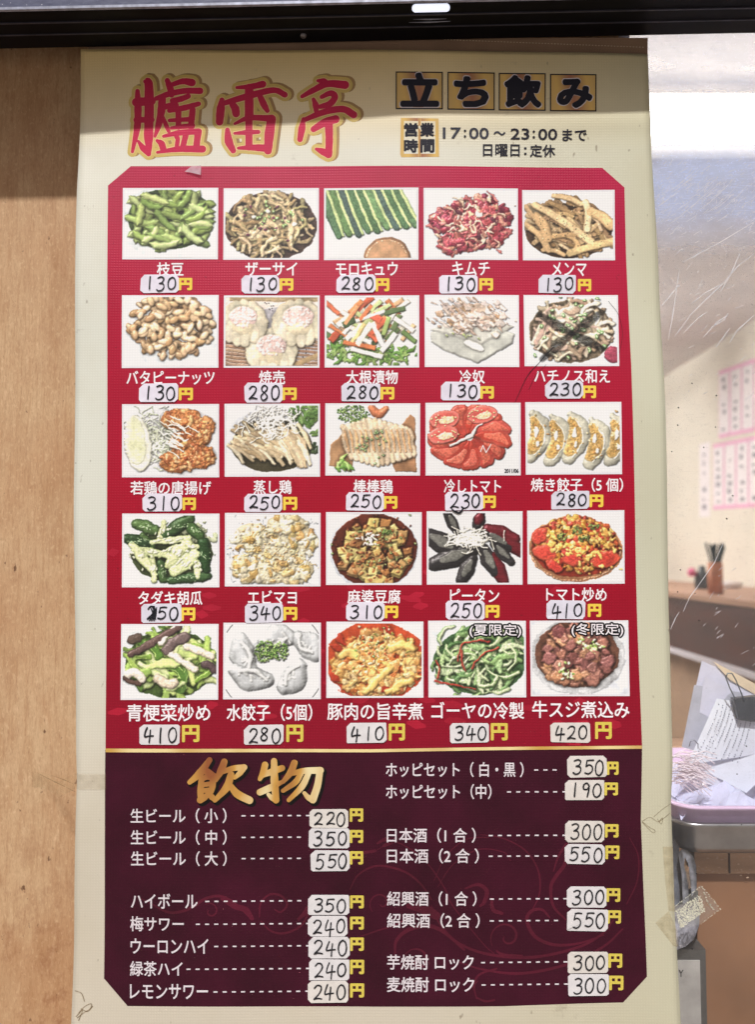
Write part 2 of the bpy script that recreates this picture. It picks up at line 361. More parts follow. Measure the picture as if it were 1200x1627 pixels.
def d_shumai():
    s = Pic(7, (214, 200, 190)); R = s.R
    for i in range(12): plank(s, 75, 66 + i * 6, 170, .12, 2.6, s.var((186, 146, 116), 12), .5, tex=.2, gloss=.2, edge=(140, 100, 76))
    plank(s, 90, 3, 170, .0, 4, (206, 176, 130), .5, hh=1); s.stroke([(60, 118), (110, 112), (152, 96)], 5, (200, 166, 116), 1, hh=2)
    s.ell(85, 50, 48, 34, 0, (220, 214, 222), 1.6, .3, gloss=0); s.ell(128, 95, 24, 18, 0, (222, 218, 224), 1.6, .3, gloss=0)
    for _ in range(50): s.ell(R.choice([R.uniform(112, 136), R.uniform(55, 80)]), R.choice([R.uniform(84, 104), R.uniform(8, 22)]), .9, .9, 0, (50, 46, 52), 2.1, .1, gloss=0)
    for x, y, r in ((28, 34, 33), (118, 34, 36), (74, 82, 35)):
        s.ell(x, y + 15, r * .98, r * .82, 0, (196, 182, 150), 3, 13, tex=.1, gloss=.3, edge=(168, 148, 108))
        for k in range(13):
            a = k * 6.283 / 13 + R.uniform(-.1, .1); s.stroke([(x + r * .78 * math.cos(a), y - 2 + r * .62 * math.sin(a)), (x + r * .96 * math.cos(a), y + 7 + r * .7 * math.sin(a)), (x + r * .9 * math.cos(a), y + 19 + r * .66 * math.sin(a))], [9, 10, 8], s.var((206, 196, 170), 5), 9 + 3 * math.sin(a), hh=2.6, tex=.1, gloss=.35, edge=(186, 166, 128))
        s.ell(x, y - 1, r * .7, r * .54, 0, (216, 184, 176), 13, 3, tex=.12, gloss=.3)
        for _ in range(60):
            a = R.random() * 6.283; q = math.sqrt(R.random()) * .62; s.ell(x + r * q * math.cos(a), y - 1 + r * .8 * q * math.sin(a), 2.6, 1.8, R.random() * 3, s.var(R.choice([(222, 196, 190), (206, 170, 164), (232, 214, 208)]), 6), 15.4, 1.6, gloss=.7, tex=.15)
    return s.final(warp=0.3, ao=.1)
def lettuce(s, x, y, n, sx, sy, z=2, cs=((124, 168, 74), (96, 146, 58), (160, 192, 104))):
    for _ in range(n):
        px, py = s.R.gauss(x, sx), s.R.gauss(y, sy); a = s.R.uniform(0, 6.28)
        s.stroke([(px + k * 4 * math.cos(a) + s.R.uniform(-2.5, 2.5), py + k * 4 * math.sin(a) + s.R.uniform(-2.5, 2.5)) for k in (-1, 0, 1, 2)], [1.2, 2.6, 2.8, 1], s.var(s.R.choice(cs), 12), z + s.R.uniform(0, 3), hh=2.6, tex=.3, gloss=.4, edge=(70, 116, 44))
def d_pickles():
    s = Pic(8, (216, 224, 222)); R = s.R
    s.ell(75, 60, 82, 56, 0, (232, 234, 232), .2, .6, gloss=0)
    lettuce(s, 78, 96, 110, 34, 7); lettuce(s, 14, 84, 30, 10, 8)
    cs = [(214, 122, 70), (238, 234, 222), (232, 226, 206), (84, 108, 60), (220, 176, 128), (206, 92, 60), (180, 192, 128)]
    for i in range(70):
        x, y = R.gauss(78, 34), R.gauss(46, 17); a = R.choice([-.9, -.75, -.6, -1.0, .5, .8]) + R.uniform(-.2, .2)
        plank(s, x, y, R.uniform(26, 42), a, R.uniform(3.2, 4.6), s.var(R.choice(cs), 8), 4 + i * .12, hh=2, bev=1.2, tex=.1, gloss=.6, edge=(150, 96, 56) if i % 3 else (176, 168, 140))
    for x, y, L, a, w, c in ((40, 30, 40, -.95, 4, (216, 130, 84)), (64, 26, 34, -.9, 4, (206, 110, 66)), (62, 62, 46, -1.0, 5, (232, 224, 200)), (52, 60, 40, -.98, 4, (226, 190, 120)), (112, 22, 36, -.25, 4.5, (78, 100, 60)), (72, 31, 52, -.35, 3.4, (242, 240, 232)), (84, 62, 44, 1.15, 4.5, (244, 242, 236)), (102, 76, 40, -.9, 4.6, (240, 240, 232)), (54, 80, 54, .18, 4.2, (206, 110, 62)), (66, 93, 56, .25, 4.2, (240, 238, 226)), (98, 48, 34, -1.3, 4.4, (150, 172, 96)), (128, 46, 40, .6, 4, (240, 234, 222)), (136, 66, 30, .7, 4, (96, 124, 66)), (82, 34, 20, .6, 7, (196, 84, 60)), (36, 42, 22, -.5, 6, (62, 82, 50)), (12, 66, 20, -.9, 6, (176, 74, 48))):
        plank(s, x, y, L, a, w, c, 12, hh=2.6, bev=1.4, tex=.08, gloss=.6, edge=tuple(v * .68 for v in c))
    return s.final(ao=.12)
def d_tofu():
    s = Pic(9, (222, 226, 234)); R = s.R
    s.poly([(6, 60), (75, 34), (145, 62), (142, 78), (84, 112), (32, 92), (6, 76)], (184, 185, 176), 2, 5, 3, tex=.04, gloss=.1, edge=(190, 190, 182))
    s.poly([(6, 56), (70, 26), (145, 50), (90, 82)], (206, 204, 194), 5, 5, 5, tex=.05, gloss=.1)
    for i in range(300):
        x, y = R.gauss(76, 26), R.gauss(33, 13)
        if y > 62 + R.uniform(0, 10): continue
        a = R.uniform(0, 3.14); r = R.uniform(4, 13)
        s.poly([(x + r * R.uniform(.5, 1) * math.cos(t), y + r * R.uniform(.4, .9) * math.sin(t + a)) for t in (0, 1.3, 2.5, 3.8, 5.1)], s.var(R.choice([(206, 188, 178), (196, 176, 164), (216, 204, 196), (186, 160, 140), (164, 130, 98)]), 8), 9 + i * .03, 1.5, 1.5, tilt=(R.uniform(-.4, .4), R.uniform(-.4, .4)), tex=.12, gloss=.35, edge=(196, 164, 142))
    for _ in range(8): s.ell(R.gauss(64, 14), R.gauss(66, 4), 2.4, 1.5, 1, (176, 190, 120), 18, 1)
    s.ell(78, 82, 18, 6, .4, (240, 238, 228), 12, 2, gloss=.2)
    return s.final(warp=.3, ao=.08, amb=.6, depth=.5)
def scribble_dark(s, o, segs, w, dens):
    g = s.n1 * .5 + s.n3 * .5
    for x0, y0, x1, y1 in segs:
        dx, dy = x1 - x0, y1 - y0; L = dx * dx + dy * dy; t = np.clip(((XX - x0) * dx + (YY - y0) * dy) / L, 0, 1)
        d = np.hypot(XX - x0 - t * dx, YY - y0 - t * dy); ww = w * (1 - abs(t - .5) * .9)
        m = np.clip((ww - d) / 3 + .6, 0, 1) * (.45 + .55 * (np.sin(YY * 3.1 + g * 3) > -.35)) * dens
        o *= (1 - m[..., None] * .93)
    return o
def d_tripe():
    s = Pic(10, (218, 224, 232)); R = s.R
    s.ell(74, 58, 70, 54, 0, (134, 116, 92), 1, 1, tex=.3)
    for i in range(170):
        a = R.random() * 6.283; q = math.sqrt(R.random()); x = 74 + 60 * q * math.cos(a); y = 56 + 46 * q * math.sin(a); an = R.uniform(0, 3.14); L = R.uniform(18, 36); b = R.uniform(-7, 7)
        s.stroke([(x + math.cos(an) * t * L / 2 - math.sin(an) * b * (1 - t * t), y + math.sin(an) * t * L / 2 + math.cos(an) * b * (1 - t * t)) for t in (-1, -.4, .4, 1)], R.uniform(2.4, 4.6), s.var(R.choice([(206, 194, 166), (186, 168, 138), (222, 214, 192), (170, 142, 116), (196, 164, 146)]), 9), 3 + i * .09, hh=3, tex=.16, gloss=.5, edge=(126, 106, 80), flat=.5)
    s.rings([(R.gauss(76, 28), R.gauss(48, 22)) for _ in range(34)], (126, 172, 100), 3.6, 21)
    s.ell(142, 98, 14, 14, 0, (168, 60, 84), 4, 4, tex=.4, gloss=.5)
    o = s.final(warp=0.5, ao=.11)
    return scribble_dark(s, o, ((22, 30, 74, 62), (74, 62, 126, 88), (126, 26, 76, 62), (76, 62, 26, 106)), 8, .8)
def karaage(s, x, y, rx, ry, z=8):
    R = s.R; s.ell(x, y, rx, ry, R.uniform(-.3, .3), (176, 106, 56), z, 12, tex=.4, gloss=.4, bump=3, flat=.6)
    for _ in range(int(rx * ry * .17)):
        a = R.random() * 6.283; q = math.sqrt(R.random()); r = R.uniform(2, 5.4)
        s.ell(x + rx * .92 * q * math.cos(a), y + ry * .92 * q * math.sin(a), r, r * R.uniform(.5, .9), R.random() * 3, s.var(R.choice([(196, 124, 68), (168, 92, 48), (210, 148, 90), (148, 78, 42), (218, 166, 110)]), 12), z + 3 + 8 * math.sqrt(max(0, 1 - q * q)) + R.uniform(-.5, 1), r * .7, tex=.35, gloss=.7, bump=2, edge=(140, 76, 40))
def d_karaage():
    s = Pic(11, (216, 218, 222)); R = s.R
    s.ell(80, 60, 84, 60, 0, (196, 196, 200), .2, .6, gloss=0)
    for i in range(260):
        x, y = R.gauss(52, 15), R.gauss(58, 22); a = R.uniform(0, 3.14)
        s.stroke([(x - 8 * math.cos(a), y - 8 * math.sin(a)), (x + R.uniform(-4, 4), y + R.uniform(-4, 4)), (x + 8 * math.cos(a), y + 8 * math.sin(a))], .8, s.var(R.choice([(232, 236, 214), (214, 224, 186), (244, 246, 236)]), 8), 3 + R.uniform(0, 6), tex=.1, gloss=.2)
    for q in ((92, 22, 33, 18), (116, 48, 26, 22), (92, 58, 20, 16), (130, 34, 18, 17), (88, 90, 32, 20), (122, 84, 24, 20)): karaage(s, *q)
    s.ell(22, 62, 21, 48, -.12, (232, 230, 208), 10, 5, tex=.06, gloss=.4, flat=.4); s.ell(18, 57, 16.5, 40, -.1, (214, 216, 172), 15, 1.2, tex=.16, gloss=.3, flat=.3, edge=(232, 232, 206))
    for i in range(30):
        x, y = R.gauss(72, 10), R.gauss(44, 14); s.stroke([(x, y), (x + 9, y + 5), (x + 18, y + R.uniform(2, 14))], .8, (238, 240, 224), 22, gloss=.2)
    return s.final(warp=0.55, ao=.1)
def d_steamed():
    s = Pic(12, (222, 224, 232)); R = s.R
    s.ell(75, 62, 80, 58, 0, (204, 206, 212), .2, .6, gloss=0); s.ell(74, 66, 66, 44, 0, (78, 72, 50), 1, 1)
    lettuce(s, 132, 16, 60, 12, 14, 2, ((126, 166, 84), (100, 144, 66))); lettuce(s, 128, 74, 24, 8, 7, 2, ((70, 88, 56), (50, 66, 44)))
    for i in range(90):
        t = i / 89; x = 18 + 104 * t + R.uniform(-6, 6); y = 66 + R.uniform(-20, 20) - abs(t - .6) * 8; a = .55 + R.uniform(-.25, .4) if t < .75 else 1.1
        L = R.uniform(26, 46); s.stroke([(x - L / 2 * math.cos(a), y - L / 2 * math.sin(a)), (x + 2, y - 2), (x + L / 2 * math.cos(a), y + L / 2 * math.sin(a))], [3, 4.6, 3], s.var(R.choice([(206, 186, 150), (190, 168, 130), (220, 204, 172), (172, 148, 112)]), 8), 5 + i * .12, hh=3.6, tex=.16, gloss=.5, edge=(126, 104, 74), flat=.6)
    for i in range(150):
        x, y = R.gauss(72, 18), R.gauss(27, 12); a = R.uniform(0, 3.14); s.stroke([(x - 9 * math.cos(a), y - 9 * math.sin(a)), (x + R.uniform(-5, 5), y + R.uniform(-5, 5)), (x + 9 * math.cos(a), y + 9 * math.sin(a))], .75, (240, 236, 224), 16 + R.uniform(0, 3), gloss=.3)
    return s.final(warp=0.3, ao=.12)
def parsley(s, x, y, rx, ry, z, n=150, cs=((112, 150, 66), (82, 122, 46), (160, 186, 108), (54, 90, 34))):
    for _ in range(n):
        a = s.R.random() * 6.283; q = math.sqrt(s.R.random()); s.ell(x + rx * q * math.cos(a), y + ry * q * math.sin(a), 1.8, 1.2, s.R.random() * 3, s.var(s.R.choice(cs), 12), z + 6 * (1 - q * q) + s.R.uniform(0, 2.5), 1.4, tex=.2, gloss=.4)
def d_bangbang():
    s = Pic(13, (222, 228, 236)); R = s.R
    s.poly([(2, 100), (6, 66), (30, 40), (50, 60), (40, 112)], (198, 146, 100), 1, 1, tex=.05, gloss=.5); s.poly([(90, 12), (120, 6), (144, 20), (147, 112), (60, 112), (100, 60)], (194, 136, 92), 1, 1, tex=.05, gloss=.5)
    parsley(s, 42, 14, 27, 15, 6, 190); s.stroke([(72, 4), (84, 14), (98, 4)], [5, 9, 4], (206, 116, 74), 4, gloss=.6)
    for i in range(13):
        x = 20 + i * 8.6; p = [(x + 6, 30 + abs(i - 5) * 2.2 - 6), (x + 10, 46), (x + 14, 70), (x + 20, 100 - abs(i - 5) * 2.4)]
        s.stroke(p, [5, 7.4, 7.6, 4.5], s.var((226, 204, 172) if i % 2 else (214, 188, 152), 6), 5 + 4 * math.sin(i / 12 * 3.14) + i * .2, hh=5, tex=.16, gloss=.5, edge=(158, 120, 84), flat=.7)
        s.stroke([(x + 7, 40), (x + 11, 56), (x + 15, 78)], [1, 2.4, 1.2], (206, 156, 106), 12 + 4 * math.sin(i / 12 * 3.14) + i * .2, hh=1.4, tex=.1, gloss=.8)
    s.rings([(R.gauss(80, 9), R.gauss(48, 6)) for _ in range(16)] + [(R.gauss(60, 5), R.gauss(68, 5)) for _ in range(9)] + [(92, 84), (78, 98), (84, 88), (58, 54)], (92, 122, 66), 2.3, 22)
    lettuce(s, 26, 100, 14, 5, 6, 8)
    return s.final(warp=0.4, ao=.1)
def d_tomato():
    s = Pic(14, (218, 224, 230)); R = s.R
    cx, cy = 68, 54
    for i in range(13):
        a = i * 6.283 / 13 + .2; r = 44; c, sn = math.cos(a), math.sin(a)
        p = [(cx + 8 * c, cy + 7 * sn), (cx + 28 * math.cos(a + .16), cy + 24 * math.sin(a + .16)), (cx + 50 * math.cos(a + .3), cy + 40 * math.sin(a + .3)), (cx + 64 * math.cos(a + .5), cy + 47 * math.sin(a + .5))]
        s.stroke(p, [2, 11, 15, 8], s.var((188, 58, 46), 8), 4 + i * .35, hh=7, tex=.1, gloss=.8, edge=(226, 140, 122), flat=.6)
        s.stroke([p[1], p[2], p[3]], [4, 8, 3], s.var((208, 92, 72), 8), 10 + i * .35, hh=1.6, tex=.3, gloss=.9, edge=(198, 78, 66))
    for x, y in ((28, 24), (26, 50), (90, 16)):
        s.ell(x, y, 25, 15, -.2, (204, 82, 72), 15, 3, tex=.15, gloss=.8, edge=(226, 150, 136), flat=.4); s.ell(x + 3, y + 2, 12, 6, -.2, (226, 178, 146), 18.4, .8, tex=.35, gloss=.5)
        for _ in range(22): s.ell(x + R.gauss(0, 11), y + R.gauss(0, 5), 1.6, 1.1, 0, (226, 186, 120), 19, 1, gloss=1)
    s.stroke([(cx + 4, cy - 2), (cx + 12, cy - 16), (cx + 22, cy - 22)], [3, 1.6, 1], (240, 226, 214), 22); s.stroke([(cx - 30, cy + 14), (cx - 10, cy + 4), (cx + 4, cy - 2)], [2, 2, 3], (240, 226, 214), 22)
    o = s.final(warp=0.3, ao=.07, sharp=.5)
    for p in (((87, 78), (91, 68)), ((91, 68), (96, 80)), ((96, 80), (104, 66))):
        (x0, y0), (x1, y1) = p; dx, dy = x1 - x0, y1 - y0; t = np.clip(((XX - x0) * dx + (YY - y0) * dy) / (dx * dx + dy * dy), 0, 1); o[np.hypot(XX - x0 - t * dx, YY - y0 - t * dy) < .8] = .95
    return o
def d_gyoza():
    s = Pic(15, (214, 218, 224)); R = s.R
    for i, (x, y) in enumerate(((10, 50), (42, 56), (72, 52), (106, 62), (140, 56))):
        s.stroke([(x - 2, y - 36), (x + 12, y - 16), (x + 13, y + 8), (x - 6, y + 38)], [5, 15, 16, 11], (192, 188, 168), 4, hh=8, tex=.1, gloss=.4, edge=(176, 176, 156))
        s.stroke([(x + 2, y - 30), (x + 17, y - 8), (x + 16, y + 14), (x, y + 36)], 1.6, (232, 230, 216), 11, hh=2, gloss=.4, edge=(150, 150, 128))
        s.stroke([(x, y - 24), (x + 6, y - 6), (x + 4, y + 12), (x - 4, y + 26)], [7, 11, 12, 9], (184, 142, 74), 12, hh=1.6, tex=.4, gloss=.5, edge=(220, 208, 168), bump=1.5)
        for _ in range(34): s.ell(x + 3 + R.gauss(0, 5), y + R.gauss(2, 15), R.uniform(1, 3), R.uniform(.8, 1.8), R.random() * 3, s.var(R.choice([(186, 126, 62), (170, 138, 74), (224, 204, 150), (200, 156, 92)]), 12), 14.2, .8, tex=.3, gloss=.5)
        s.ell(x + 4, y - 4, 3.4, 9, .1, (232, 228, 218), 15.6, .9, gloss=.2); s.ell(x + 6, y + 16, 3, 5, 0, (228, 224, 212), 15.6, .9, gloss=.2)
    return s.final(warp=0.45, ao=.07)
def d_smashed():
    s = Pic(16); R = s.R
    s.ell(76, 62, 66, 46, 0, (60, 72, 40), .6, .8, tex=.3)
    for _ in range(40): s.chunk(R.gauss(115, 16), R.gauss(30, 12), R.uniform(3, 7), s.var((206, 214, 170), 8), 2, gloss=.5, edge=(150, 172, 110))
    dk = [(54, 84, 44), (42, 70, 38), (70, 100, 52)]
    for x, y, L, a, w in ((34, 18, 30, .35, 11), (84, 18, 50, -.6, 11), (20, 42, 32, .3, 11), (112, 24, 24, .8, 10), (128, 66, 44, 1.5, 11), (104, 102, 60, -.08, 9), (60, 92, 26, 1.4, 9), (36, 42, 22, .9, 8)):
        s.stroke(rot(x, y, L, a), [w * .8, w, w * .8], s.var(R.choice(dk), 6), 5, hh=w * .9, tex=.35, gloss=.8, edge=(30, 50, 26))
        for _ in range(16): s.ell(x + R.gauss(0, L * .22), y + R.gauss(0, 3), 1.6, .7, a, (150, 172, 130), 6 + w * .9, .5, gloss=.8)
    for x, y, L, a, w in ((28, 68, 50, .9, 9), (42, 60, 56, .18, 7), (74, 40, 60, -.15, 6), (86, 62, 46, -.9, 11), (96, 78, 40, -.7, 13), (104, 50, 22, .1, 7), (46, 86, 40, 1.5, 6), (70, 58, 32, -.6, 5), (116, 84, 34, 1.5, 6), (60, 26, 30, 1.8, 6)):
        s.stroke(rot(x, y, L, a), [w * .7, w, w * .75], s.var((200, 208, 150), 9), 11, hh=w * .5, tex=.2, gloss=.8, edge=(128, 154, 76), flat=.5, bump=2)
        for _ in range(9): s.ell(x + R.gauss(0, L * .2), y + R.gauss(0, 3), 3, 1.2, a, (222, 226, 188), 13 + w * .5, .7, gloss=.7)
    return s.final(warp=0.45, ao=.13)
def d_ebimayo():
    s = Pic(17, (216, 220, 228)); R = s.R
    for i in range(120):
        x, y = R.uniform(0, 150), R.uniform(0, 115); a = R.uniform(0, 3.14); s.stroke([(x, y), (x + 8 * math.cos(a), y + 8 * math.sin(a))], .7, (232, 234, 238), .5 + R.uniform(0, 1), gloss=.1)
    cs = [(206, 196, 158), (216, 208, 182), (194, 168, 112), (210, 200, 168), (186, 150, 86)]
    for x, y, rx, ry in ((98, 20, 36, 20), (44, 38, 34, 24), (84, 52, 48, 30), (122, 44, 26, 22), (60, 92, 46, 22), (104, 90, 36, 22), (26, 84, 20, 18)):
        s.ell(x, y, rx, ry, R.uniform(-.2, .2), (226, 214, 178), 3, 9, tex=.1, gloss=.6, bump=2.5, edge=(204, 180, 128)); s.mass(x, y, rx, ry, cs, 26, 6, (4, 9), .9, 7, .14)
    for _ in range(240):
        x, y = R.choice([(92, 56), (52, 30), (36, 60), (112, 80), (76, 80)]); s.ell(x + R.gauss(0, 16), y + R.gauss(0, 9), 1.4, .9, R.random() * 3, s.var(R.choice([(196, 150, 76), (222, 186, 110), (176, 128, 66)]), 10), 19, 1.1, gloss=.7)
    return s.final(warp=0.8, ao=.07, amb=.62)
def cube(s, x, y, r, c, z, a=None):
    a = s.R.uniform(0, 1.5) if a is None else a; q = [(x + r * math.cos(a + k * 1.571) * (1.15 if k % 2 else .85), y + r * .8 * math.sin(a + k * 1.571)) for k in range(4)]
    s.poly([(u, v + 4) for u, v in q], tuple(v * .72 for v in c), z - 3, 2, 1, tex=.15, gloss=.5); s.poly(q, c, z, 3, 1.6, tilt=(s.R.uniform(-.08, .08), s.R.uniform(-.08, .08)), tex=.12, gloss=.8, edge=tuple(v * .82 for v in c))
def d_mapo():
    s = Pic(18, (222, 226, 234)); R = s.R
    s.ell(74, 60, 73, 66, 0, (188, 192, 200), .2, 1, gloss=0); s.ell(75, 60, 70, 62, 0, (92, 36, 24), 1.4, 1.2, tex=.2, gloss=.7, edge=(146, 62, 38), flat=.3)
    for i in range(46):
        a = i * 2.4; q = math.sqrt((i + .5) / 46); x, y = 76 + 60 * q * math.cos(a) + R.uniform(-3, 3), 62 + 52 * q * math.sin(a) + R.uniform(-3, 3)
        cube(s, x, y, R.uniform(9, 14), s.var(R.choice([(206, 180, 100), (190, 154, 80), (170, 112, 58), (214, 192, 116), (196, 150, 90)]), 8), 5 + R.uniform(0, 6))
        s.ell(x + R.uniform(-5, 5), y + R.uniform(-4, 4), R.uniform(3, 7), R.uniform(2, 4), R.random() * 3, (168, 104, 54), 12, 1.4, tex=.3, gloss=1.2)
    for _ in range(90): s.ell(R.gauss(76, 32), R.gauss(58, 26), R.uniform(1.6, 3), 1.4, R.random() * 3, s.var(R.choice([(124, 62, 36), (96, 40, 26), (150, 84, 48)]), 8), 14, 1.4, gloss=1)
    s.rings([(R.gauss(76, 28), R.gauss(52, 24)) for _ in range(26)], (110, 128, 56), 2.2, 17)
    for _ in range(30): s.ell(R.gauss(66, 9), R.gauss(40, 6), 3, 1.4, R.random() * 3, (232, 226, 210), 19, 1, gloss=.6)
    parsley(s, 95, 30, 9, 5, 18, 40, ((70, 96, 44), (98, 124, 60)))
    return s.final(warp=0.4, ao=.12)
def egg(s, x, y, L, a, w, red, z):
    s.stroke(rot(x, y, L, a), [w * .72, w * 1.05, w * .66], (44, 42, 44) if not red else (110, 24, 34), z, hh=w * .8, tex=.15, gloss=1.2, edge=(84, 78, 76) if not red else (60, 26, 30))
    if not red: s.stroke(rot(x + 1, y - 2, L * .62, a), [w * .3, w * .55, w * .25], (104, 104, 98), z + w * .8, hh=1, tex=.3, gloss=.9, edge=(60, 58, 58))
def d_egg():
    s = Pic(19, (224, 228, 236)); R = s.R
    for q in ((38, 16, 34, 1.1, 9, 0, 3), (82, 12, 26, -1.3, 10, 0, 3), (82, 8, 12, -1.3, 8, 1, 9), (20, 48, 56, .5, 17, 0, 3), (40, 72, 66, -.35, 17, 0, 5), (62, 92, 40, -1.1, 13, 0, 7), (118, 34, 48, .35, 13, 1, 3), (112, 44, 46, .55, 11, 0, 5), (136, 52, 40, .7, 12, 1, 4), (120, 66, 40, .8, 10, 0, 6), (98, 78, 42, 1.1, 13, 0, 8), (112, 92, 44, 1.1, 13, 1, 6)): egg(s, *q)
    for i in range(110):
        x, y = R.gauss(70, 17), R.gauss(42, 8); a = R.uniform(-.6, .5) if i % 3 else R.uniform(0, 3); s.stroke([(x - 9 * math.cos(a), y - 9 * math.sin(a)), (x, y + R.uniform(-3, 3)), (x + 9 * math.cos(a), y + 9 * math.sin(a))], 1, s.var((232, 228, 212), 6), 20 + R.uniform(0, 4), gloss=.2, edge=(196, 190, 164))
    return s.final(ao=.06)
def d_tomato_egg():
    s = Pic(20, (222, 224, 226)); R = s.R
    s.ell(74, 60, 76, 54, .05, (196, 128, 84), .3, 1.4, gloss=.6, flat=.3); s.ell(74, 57, 71, 49, .05, (176, 52, 34), 2, 1, tex=.2, gloss=.6)
    for k in range(34):
        a = .1 + k * .09; s.ell(74 + 72 * math.cos(a), 61 + 51 * math.sin(a), 2.6, 1.2, a + 1.57, (226, 170, 130), 3, .6, gloss=1)
    s.mass(76, 52, 66, 44, [(222, 162, 66), (210, 132, 50), (232, 186, 96), (196, 84, 44), (190, 60, 42)], 520, 4, (2.6, 6.5), .9, 8, .35)
    for x, y, rx, ry, a in ((16, 38, 15, 11, -1), (24, 66, 20, 13, .3), (66, 70, 14, 20, -.3), (122, 78, 24, 14, -.2), (104, 26, 12, 8, 0), (40, 88, 16, 8, .5)): s.ell(x, y, rx, ry, a, s.var((192, 54, 42), 8), 12, 4, tex=.25, gloss=.9, bump=1.6, edge=(212, 104, 60), flat=.6)
    for _ in range(60): s.ell(R.gauss(92, 32), R.gauss(62, 22), R.uniform(2, 5), R.uniform(1.4, 3), R.random() * 3, s.var((230, 184, 92), 12), 16, 2, tex=.25, gloss=.8, edge=(206, 128, 54))
    for c in ((52, 40), (78, 30), (104, 22), (88, 42)): parsley(s, *c, 9, 6, 15, 34, ((96, 116, 56), (140, 156, 78), (70, 88, 44)))
    return s.final(warp=0.55, ao=.12)
def d_bokchoy():
    s = Pic(21, (222, 230, 232)); R = s.R
    s.ell(76, 60, 72, 54, 0, (60, 82, 36), .6, .8, tex=.3)
    for i in range(150):
        x, y = R.uniform(8, 144), R.uniform(10, 110); a = R.choice([-1.2, .4, .9, -.4, .1]) + R.uniform(-.3, .3); L = R.uniform(26, 52); w = R.uniform(3.5, 8); b = R.uniform(-5, 5)
        if ((x - 76) / 74) ** 2 + ((y - 60) / 56) ** 2 > .75: continue
        s.stroke([(x - L / 2 * math.cos(a), y - L / 2 * math.sin(a)), (x + b, y - b), (x + L / 2 * math.cos(a), y + L / 2 * math.sin(a))], [w * .6, w, w * .8], s.var(R.choice([(150, 182, 80), (190, 208, 120), (118, 156, 60), (206, 220, 152), (84, 122, 50)]), 9), 4 + i * .15, hh=4, tex=.16, gloss=.7, edge=(92, 128, 46), flat=.6)
        for k in (-.5, 0, .5): s.stroke([(x - L * .4 * math.cos(a) - k * w * math.sin(a), y - L * .4 * math.sin(a) + k * w * math.cos(a)), (x + b - k * w * math.sin(a), y - b + k * w * math.cos(a)), (x + L * .4 * math.cos(a) - k * w * math.sin(a), y + L * .4 * math.sin(a) + k * w * math.cos(a))], .6, (176, 198, 110), 7.4 + i * .15, hh=.4, gloss=.4)
    for p, w, c in ((((12, 44), (40, 30), (74, 10), (88, 2)), 6, (88, 66, 62)), (((60, 26), (78, 6), (88, 2)), 5, (222, 212, 190)), (((70, 38), (80, 26), (98, 18)), 9, (104, 86, 84)), (((74, 42), (92, 54), (114, 68)), 6, (226, 214, 190)), (((102, 32), (122, 40), (142, 48)), 6, (220, 204, 178)), (((8, 76), (20, 74), (30, 84)), 7, (226, 214, 196)), (((130, 62), (140, 64), (146, 70)), 7, (82, 64, 66)), (((4, 84), (16, 90), (26, 92)), 4, (84, 62, 54)), (((56, 84), (72, 92), (82, 90)), 7, (198, 180, 156)), (((14, 22), (24, 18)), 7, (86, 70, 60))):
        s.stroke(p, w, c, 29, hh=w * .6, tex=.2, gloss=.7, edge=tuple(v * .62 for v in c), bump=1.2)
    return s.final(warp=0.45, ao=.12)
def d_dumplings():
    s = Pic(22, (214, 218, 226)); R = s.R
    s.ell(75, 58, 90, 76, 0, (224, 227, 232), .1, .5, gloss=0)
    for ang, d, L in ((-1.35, 34, 40), (-.35, 58, 40), (.9, 50, 46), (2.3, 50, 52), (3.25, 44, 56)):
        x, y = 75 + d * math.cos(ang), 50 + d * .8 * math.sin(ang); t = ang + 1.2
        s.stroke([(x - L / 2 * math.cos(t), y - L / 2.4 * math.sin(t)), (x + 5 * math.cos(ang), y + 5 * math.sin(ang)), (x + L / 2 * math.cos(t), y + L / 2.4 * math.sin(t))], [12, 21, 12], (188, 191, 194), 3, hh=13, tex=.05, gloss=.5, edge=(186, 190, 188))
        s.stroke([(x - L / 2 * math.cos(t), y - L / 2.4 * math.sin(t)), (x - 9 * math.cos(ang), y - 9 * math.sin(ang)), (x + L / 2.6 * math.cos(t), y + L / 3 * math.sin(t))], [3, 4, 3], (206, 208, 208), 15, hh=4, tex=.05, gloss=.5, edge=(178, 182, 178))
        for k in range(7):
            u = R.uniform(-.45, .45); px, py = x + L * u * math.cos(t), y + L * u * .85 * math.sin(t); s.stroke([(px, py), (px + R.uniform(-9, 9), py + R.uniform(-9, 9))], R.uniform(1.2, 2.4), (200, 202, 202), 15.5, hh=1.8, gloss=.6, edge=(198, 200, 196))
    parsley(s, 64, 42, 17, 17, 20, 200); parsley(s, 88, 42, 13, 15, 20, 130)
    o = s.final(warp=.3, ao=.13, amb=.42, dif=.8, depth=.6)
    for cx, cy, r, a0, a1 in ((75, 58, 86, 2.2, 2.6), (75, 58, 86, .5, .9), (75, 58, 86, 3.7, 4.05), (75, 58, 86, 5.4, 5.75)):
        d = np.abs(np.hypot(XX - cx, YY - cy) - r); an = np.arctan2(YY - cy, XX - cx) % 6.283; o[(d < .7) & (an > a0) & (an < a1)] *= .45
    return o
